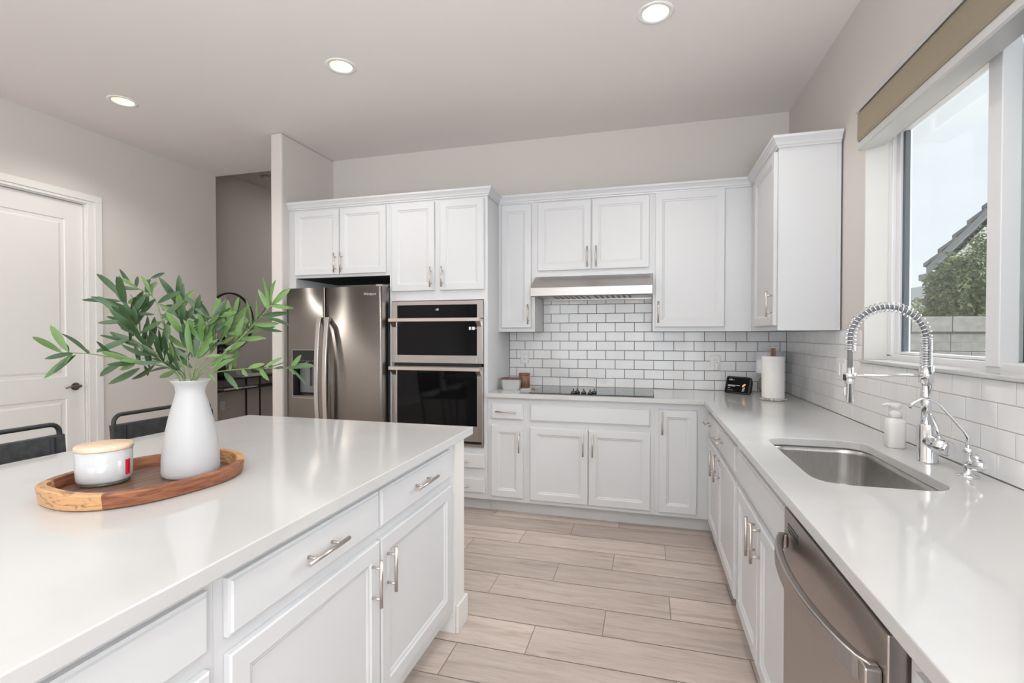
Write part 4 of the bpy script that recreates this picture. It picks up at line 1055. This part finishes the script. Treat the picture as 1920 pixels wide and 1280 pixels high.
branch('long low olive branch reaching farthest left across the door', [(330, 700), (290, 683), (250, 676), (200, 668), (165, 663), (115, 661)], -.06,
       [((115, 661), (61, 631)), ((128, 660), (95, 610)), ((165, 663), (115, 625)), ((136, 664), (83, 709)), ((142, 665), (100, 700)), ((235, 676), (187, 705)), ((262, 690), (203, 720)), ((270, 685), (277, 705)), ((240, 670), (180, 655)), ((262, 680), (226, 668)), ((255, 680), (225, 693))], 5, .25)
branch('dense dark olive branch rising to the upper left with the biggest leaves', [(335, 695), (295, 665), (268, 640), (255, 610), (246, 590), (232, 566)], .02,
       [((232, 562), (181, 513)), ((228, 565), (153, 562)), ((240, 575), (215, 540)), ((246, 590), (205, 567)), ((236, 602), (183, 605)), ((240, 600), (200, 593)), ((247, 590), (275, 550)), ((252, 588), (278, 555)), ((250, 630), (235, 578)), ((243, 640), (238, 600)), ((262, 625), (305, 602)), ((250, 588), (290, 590)), ((245, 635), (180, 660)), ((262, 645), (215, 625)), ((268, 652), (205, 622)), ((250, 640), (187, 628)), ((275, 668), (258, 640)), ((262, 680), (252, 645)), ((280, 690), (268, 655))], 16, .12, lsize=.09)
branch('thin arching olive branch with the topmost tip', [(345, 695), (325, 650), (305, 605), (295, 570), (283, 553), (270, 546), (247, 535)], .08,
       [((247, 535), (224, 504)), ((255, 540), (258, 518)), ((272, 546), (282, 522)), ((282, 522), (309, 511)), ((296, 568), (342, 546)), ((304, 597), (347, 562)), ((284, 552), (240, 568)), ((292, 560), (262, 590)), ((318, 630), (312, 605))], 5, .3, lsize=.07)
branch('short upright olive branch in the centre of the bunch', [(355, 700), (350, 660), (342, 615), (338, 585), (330, 562)], .10,
       [((335, 595), (327, 560)), ((338, 600), (330, 572)), ((342, 612), (350, 590)), ((345, 640), (345, 605)), ((360, 670), (350, 620)), ((365, 670), (378, 605)), ((362, 665), (352, 605)), ((370, 672), (400, 642)), ((345, 690), (305, 660)), ((345, 680), (310, 650)), ((355, 675), (320, 648)), ((360, 690), (330, 665))], 16, .3)
branch('olive branch leaning right with narrow upright leaves', [(362, 700), (372, 660), (385, 625), (395, 598), (398, 590)], .06,
       [((368, 600), (343, 580)), ((366, 590), (375, 552)), ((392, 592), (365, 558)), ((398, 595), (360, 608)), ((398, 592), (445, 585)), ((398, 595), (425, 560)), ((395, 600), (385, 635)), ((385, 630), (405, 605)), ((380, 650), (398, 620)), ((378, 660), (410, 635))], 12, .45)
branch('light green olive branch bending right behind the others', [(365, 700), (390, 670), (412, 640), (430, 612), (440, 590)], .14,
       [((432, 610), (427, 562)), ((438, 608), (464, 575)), ((424, 632), (417, 588)), ((426, 625), (455, 605)), ((430, 618), (452, 615)), ((415, 645), (440, 630)), ((455, 590), (468, 620)), ((440, 640), (458, 592))], 9, .8)
branch('light green olive branch rising to the upper right against the fridge', [(370, 702), (420, 662), (455, 630), (480, 603), (505, 576), (512, 570)], .02,
       [((510, 572), (545, 540)), ((504, 582), (484, 541)), ((508, 573), (543, 577)), ((496, 595), (543, 610)), ((481, 612), (530, 622)), ((464, 622), (487, 592)), ((466, 632), (500, 635)), ((450, 640), (430, 655)), ((455, 640), (420, 658)), ((448, 645), (440, 690)), ((430, 660), (462, 640)), ((420, 668), (385, 668)), ((410, 672), (440, 665)), ((425, 660), (395, 690))], 9, .75)
branch('low olive branch stretching right across the dispenser', [(372, 705), (400, 698), (440, 693), (480, 690), (515, 690), (540, 690)], -.04,
       [((540, 690), (592, 686)), ((545, 690), (565, 665)), ((548, 692), (574, 722)), ((540, 690), (553, 702)), ((495, 688), (530, 670)), ((465, 690), (497, 682)), ((478, 690), (495, 695)), ((420, 697), (447, 730)), ((400, 698), (440, 672)), ((430, 694), (434, 680)), ((390, 700), (405, 716)), ((515, 690), (532, 688))], 3, .75)
branch('short olive branch drooping over the front of the vase mouth', [(345, 706), (320, 690), (300, 672), (285, 655)], -.05,
       [((315, 690), (275, 700)), ((300, 675), (265, 645)), ((350, 710), (330, 690)), ((305, 660), (312, 605)), ((295, 660), (290, 625)), ((310, 680), (318, 655))], 8, .25)

# ================================================================== counter stools behind the island
def stool(y0, y1, label):
    yc = (y0 + y1) / 2; xb = -3.40; t = thing('counter_stool', label, 'stool', (-3.18, yc, 0), 'black sling counter stools')
    r_ = .0095; a, b = y0 + .02, y1 - .02
    def arc_pts():
        q = [(-3.31, a, .30), (-3.36, a, .65), (xb + .004, a, .88), (xb, a, .945)]
        for k in range(1, 6): an = PI / 2 * k / 5; q.append((xb, a + .035 * (1 - math.cos(an)), .945 + .035 * math.sin(an)))
        for k in range(0, 6): an = PI / 2 * k / 5; q.append((xb, b - .035 + .035 * math.sin(an), .945 + .035 * math.cos(an)))
        q += [(xb + .004, b, .88), (-3.36, b, .65), (-3.31, b, .30)]
        return q
    mb = MB(); mb.tube(arc_pts(), r_, 12); emit('back_frame', mb, M_blackmetal, t)
    for y in (a, b):
        mb = MB(); mb.tube([(-3.31, y, .30), (-3.305, y, .008)], r_, 10); emit('leg', mb, M_blackmetal, t)
        mb = MB(); mb.tube([(-2.955, y, .008), (-2.955, y, .66), (-2.975, y, .68), (-3.355, y, .68)], r_, 10); emit('leg', mb, M_blackmetal, t)
    mb = MB()
    for x in (-2.955, -3.31): mb.tube([(x, a, .22), (x, b, .22)], r_ * .9, 10)
    for y in (a, b): mb.tube([(-2.955, y, .22), (-3.31, y, .22)], r_ * .9, 10)
    emit('footrest', mb, M_blackmetal, t)
    def sling(P0, P1, th):
        mb_ = MB(); n = 12; R0 = []
        for i in range(n + 1):
            u = i / n; y = a - .014 + (b - a + .028) * u; s_ = math.sin(PI * u)
            R0.append([P0(y, s_, 0), P0(y, s_, th), P1(y, s_, th), P1(y, s_, 0)])
        return mb_.rings(R0)
    mb = sling(lambda y, s_, q: (xb - .012 + q - .014 * s_, y, .936 - .004 * s_), lambda y, s_, q: (xb + .012 + q - .014 * s_, y, .72), .024); emit('back_sling', mb, M_leather, t, bevel=.004)
    mb = sling(lambda y, s_, q: (-3.36, y, .672 - .03 * s_ + q), lambda y, s_, q: (-2.965, y, .672 - .03 * s_ + q), .02); emit('seat_sling', mb, M_leather, t, bevel=.004)
    for y in (a + .035, b - .035):
        mb = MB(); mb.box(xb + .03, xb + .0365, y - .002, y + .002, .73, .93); emit('stitching', mb, M_blackmetal, t)
stool(-3.21, -2.655, 'black leather sling counter stool cut off by the left picture edge')
stool(-2.478, -1.925, 'black leather sling counter stool partly hidden behind the vase')

# ================================================================== hall furniture
ct = thing('console_table', 'slim black two-shelf console table against the shaded hall wall', 'console table', (-6.16, 1.2, 0))
CX0, CX1, CY0, CY1 = -6.29, -6.05, .50, 1.95
mb = MB(); mb.box(CX0, CX1, CY0, CY1, .785, .80); emit('top', mb, M_blackmetal, ct)
mb = MB(); mb.box(CX0, CX1, CY0 + .01, CY1 - .01, .645, .658); emit('shelf', mb, M_blackmetal, ct)
for y in (CY0, 1.31, CY1 - .015):
    for x in (CX0, CX1 - .015):
        mb = MB(); mb.box(x, x + .015, y, y + .015, 0, .7849); emit('leg', mb, M_blackmetal, ct)
mr = thing('round_mirror', 'large round black-framed mirror on the hall wall', 'mirror', (XHALL, 1.09, 1.54))
def wall_disc(mb, r0, r1, x0, x1, n=64, cy=1.085, cz=1.535):
    R_ = []
    for r_, x in ((r0, x0), (r1, x0), (r1, x1), (r0, x1), (r0, x0)): R_.append([(x, cy + r_ * math.cos(2 * PI * k / n), cz + r_ * math.sin(2 * PI * k / n)) for k in range(n)])
    mb.rings(R_, cap0=False, cap1=False)
mb = MB(); wall_disc(mb, .352, .372, XHALL + .001, XHALL + .025); emit('frame', mb, M_blackmetal, mr)
mb = MB(); R_ = [[(x, 1.085 + .353 * math.cos(2 * PI * k / 64), 1.535 + .353 * math.sin(2 * PI * k / 64)) for k in range(64)] for x in (XHALL + .004, XHALL + .01)]; mb.rings(R_); emit('mirror_glass', mb, M_mirror, mr)
def on_x(x, px, py): r_ = px_ray(px, py); return CAM + r_ * ((x - CAM.x) / r_.x)
p = on_x(-6.15, 484, 690)
mb = MB(); mb.lathe((-6.15, p.y, .842), [(0, 0), (.06, 0), (.085, .02), (.09, .045), (.07, .075), (.03, .092), (.026, .11), (.03, .122), (.02, .12), (0, .05)], 28)
tag(emit('clay_jug', mb, M_clay), 'round tan clay jug on books on the console table', 'vase')
def book(y0, y1, z0, z1, mat, label, x0=-6.24, x1=-6.075):
    t = thing('book', label, 'book', ((x0 + x1) / 2, (y0 + y1) / 2, z0))
    mb = MB(); mb.box(x0, x1, y0, y1, z0, z0 + .003); mb.box(x0, x1, y0, y1, z1 - .003, z1); mb.box(x0, x0 + .003, y0, y1, z0, z1); emit('cover', mb, mat, t)
    mb = MB(); mb.box(x0 + .004, x1 - .004, y0 + .004, y1 - .004, z0 + .003, z1 - .003); emit('pages', mb, M_paper, t)
book(1.05, 1.42, .8005, .82, M_book2, 'grey book lying at the bottom of the stack under the clay jug')
book(1.08, 1.40, .8205, .8415, M_book, 'pale book lying directly under the clay jug')
book(.76, 1.05, .6585, .684, M_book2, 'grey book lying on the lower console shelf, left of the pale one')
book(.99, 1.24, .6845 if False else .6585, .6785, M_book, 'pale thin book lying on the lower console shelf', -6.24, -6.10) if False else book(1.06, 1.30, .6585, .675, M_book, 'pale thin book lying on the lower console shelf, nearer the partition')
dv = thing('dried_flower_vase', 'dark vase of dark dried flowers on the console table', 'vase', (-6.17, .80, .80))
mb = MB(); mb.lathe((-6.17, .80, .8005), [(0, 0), (.05, 0), (.065, .05), (.06, .14), (.035, .2), (.04, .22), (.03, .22), (0, .1)], 24); emit('vase_body', mb, M_black, dv)
mb = MB(); rnd2 = random.Random(3)
for k in range(16):
    a = rnd2.uniform(0, 2 * PI); rr_ = rnd2.uniform(.03, .10); z = rnd2.uniform(1.12, 1.34); e = Vector((-6.17 + .6 * rr_ * math.cos(a), .80 + 1.5 * rr_ * math.sin(a), z))
    mb.tube([(-6.17, .80, .95), (Vector((-6.17, .80, 1.02)) + e) / 2, e], .003, 6)
    b_ = bmesh.new(); bmesh.ops.create_icosphere(b_, subdivisions=1, radius=rnd2.uniform(.018, .035)); bmesh.ops.translate(b_, verts=b_.verts, vec=e); mb.join(b_)
emit('dried_flowers', mb, M_dkplant, dv)
mb = MB(); mb.box(-6.20, -6.185, .93, 1.05, .8005, .955); tag(emit('picture_frame', mb, M_book2), 'small grey framed picture leaning on the console table', 'picture frame')

# ================================================================== outside the window
mb = MB(); mb.box(.2, 40, -12, 60, -.25, -.15); struct('ground_outside', mb, M_ground)
def block_wall():
    t = thing('block_wall', 'grey concrete block garden wall outside the window', 'garden wall', (4, 2.7, -.15))
    mb = MB(); mb.box(.35, 8.2, 2.655, 2.79, -.15, 1.36, mi=1)
    for r_ in range(7):
        z1 = 1.362 - r_ * .2; z0 = z1 - .195
        x = .35 - (.2 if r_ % 2 else 0)
        while x < 8.2:
            a, b = max(.35, x), min(8.2, x + .394)
            if b - a > .05: mb.box(a, b, 2.63, 2.654, max(z0, -.15), z1)
            x += .4
    emit('blocks', mb, [M_block, M_mortar], t)
    mb = MB(); x = .35
    while x < 8.2: mb.box(x, min(x + .394, 8.2), 2.60, 2.82, 1.385, 1.562, .006); x += .4
    emit('cap_course', mb, M_block, t)
    mb = MB(); mb.box(.35, 8.2, 2.64, 2.80, 1.3605, 1.3848); emit('cap_joint', mb, M_mortar, t)
block_wall()
def at_y(y, px, py): r_ = px_ray(px, py); return CAM + r_ * ((y - CAM.y) / r_.y)
# neighbour house with a rake roof edge
HYN = 9.0
e0 = at_y(HYN, 1712, 515); e1 = at_y(HYN, 1752, 498); e2 = at_y(HYN, 1862, 388)
nh = thing('neighbour_house', 'neighbouring house with grey tiled gable roof beyond the wall', 'house', (9, 11, -.15))
sl_ = (e2.z - e1.z) / (e2.x - e1.x)
ridx = e1.x + 3.6; ridz = e1.z + sl_ * 3.6
mb = MB(); mb.prism([(e1.x - .05, -.15), (e1.x - .05, e1.z - .12), (ridx, ridz - .15), (2 * ridx - e1.x, e1.z - .12), (2 * ridx - e1.x, -.15)], lambda u, v, dd: (u + .8 * (dd - HYN), dd, v), HYN + .35, HYN + 8); emit('wall', mb, M_stucco, nh)
def roof_slab(xa, za, xb, zb, th, y0, y1, nm, mat, steps=0):
    mb = MB()
    if steps:
        for i in range(steps):
            u0, u1 = i / steps, (i + 1) / steps; ax, az = xa + (xb - xa) * u0, za + (zb - za) * u0; bx, bz = xa + (xb - xa) * u1, za + (zb - za) * u1
            mb.prism([(ax - .06, az - .035), (ax - .06, az + .04), (bx, bz + .0), (bx, bz - .035)], lambda u, v, dd: (u + .8 * (dd - HYN), dd, v), y0, y1)
    else: mb.prism([(xa, za - th), (xa, za), (xb, zb), (xb, zb - th)], lambda u, v, dd: (u + .8 * (dd - HYN), dd, v), y0, y1)
    return emit(nm, mb, mat, nh)
roof_slab(e1.x - .1, e1.z, ridx, ridz, .1, HYN - .15, HYN + 8, 'roof_tiles', M_rooftile, 14)
roof_slab(2 * ridx - e1.x, e1.z, ridx, ridz, .1, HYN - .15, HYN + 8, 'roof_tiles', M_rooftile)
roof_slab(e1.x - .12, e1.z - .04, ridx, ridz - .04, .17, HYN - .10, HYN - .02, 'fascia', M_fascia)
roof_slab(e0.x, e0.z + .02, e1.x + .7, e1.z + .1, .13, HYN + .3, HYN + 1.6, 'eave', M_fascia)
# distant second house
fh = thing('distant_house', 'distant pale house with tiled roof at the left edge of the view', 'house', (12, 30, -.15))
g0 = at_y(24, 1690, 560); g1 = at_y(24, 1752, 530)
mb = MB(); mb.prism([(g0.x - 6, -.15), (g0.x - 6, 1.9), (g1.x, 1.9), (g1.x, -.15)], lambda u, v, dd: (u, dd, v), 24.6, 30); emit('wall', mb, M_stucco, fh)
mb = MB(); mb.prism([(g0.x - 6.3, 1.85), (g0.x - 6.3, 2.0), (g0.x, 2.55), (g1.x + .3, g1.z), (g1.x + .8, 1.95), (g1.x + .8, 1.85)], lambda u, v, dd: (u, dd, v), 24, 30.5); emit('roof', mb, simple('pale_grey_roof_tile', (.42, .43, .42), .9), fh)
def tree(label, c, rx, ry, rz, nleaf, seed, lw=.05):
    t = thing('garden_tree', label, 'tree', (c[0], c[1], -.15)); rg = random.Random(seed)
    mb = MB(); mb.tube([(c[0], c[1], -.15), (c[0] + .05, c[1], c[2] * .6), (c[0], c[1], c[2])], [.09, .07, .04], 8)
    for k in range(7): a = rg.uniform(0, 2 * PI); mb.tube([(c[0], c[1], c[2] * rg.uniform(.4, .9)), (c[0] + rx * .7 * math.cos(a), c[1] + ry * .7 * math.sin(a), c[2] + rz * rg.uniform(-.2, .6))], [.04, .012], 6)
    emit('trunk', mb, M_bark, t)
    mb = MB()
    for i in range(nleaf):
        while True:
            q = Vector((rg.uniform(-1, 1), rg.uniform(-1, 1), rg.uniform(-1, 1)))
            if .25 < q.length < 1: break
        q *= 1 + .15 * math.sin(7 * q.x + seed) * math.cos(6 * q.z)
        p_ = Vector((c[0] + q.x * rx, c[1] + q.y * ry, c[2] + q.z * rz)); dr = Vector((rg.uniform(-1, 1), rg.uniform(-1, 1), rg.uniform(-1, .6))).normalized(); L_ = rg.uniform(.04, .10)
        sd_ = dr.cross(Vector((rg.uniform(-1, 1), rg.uniform(-1, 1), 1))).normalized() * lw * .5
        v4 = [mb.bm.verts.new(z) for z in (p_, p_ + dr * L_ * .5 + sd_, p_ + dr * L_, p_ + dr * L_ * .5 - sd_)]; mb.bm.faces.new(v4)
    emit('crown', mb, M_tree, t, fixn=False)
b1 = at_y(4.2, 1806, 545); tree('bushy olive green tree just behind the block wall', (b1.x, 4.2, b1.z - .1), .44, .45, .66, 9000, 5, .032)
b2 = at_y(6.4, 1850, 520); tree('darker tree beside the window mullion behind the bushy tree', (b2.x, 6.4, b2.z), .36, .45, .85, 5000, 9, .035)
b3 = at_y(5.4, 1745, 578); tree('small light shrub left of the bushy tree behind the wall', (b3.x, 5.4, b3.z - .1), .34, .4, .34, 900, 13, .03)
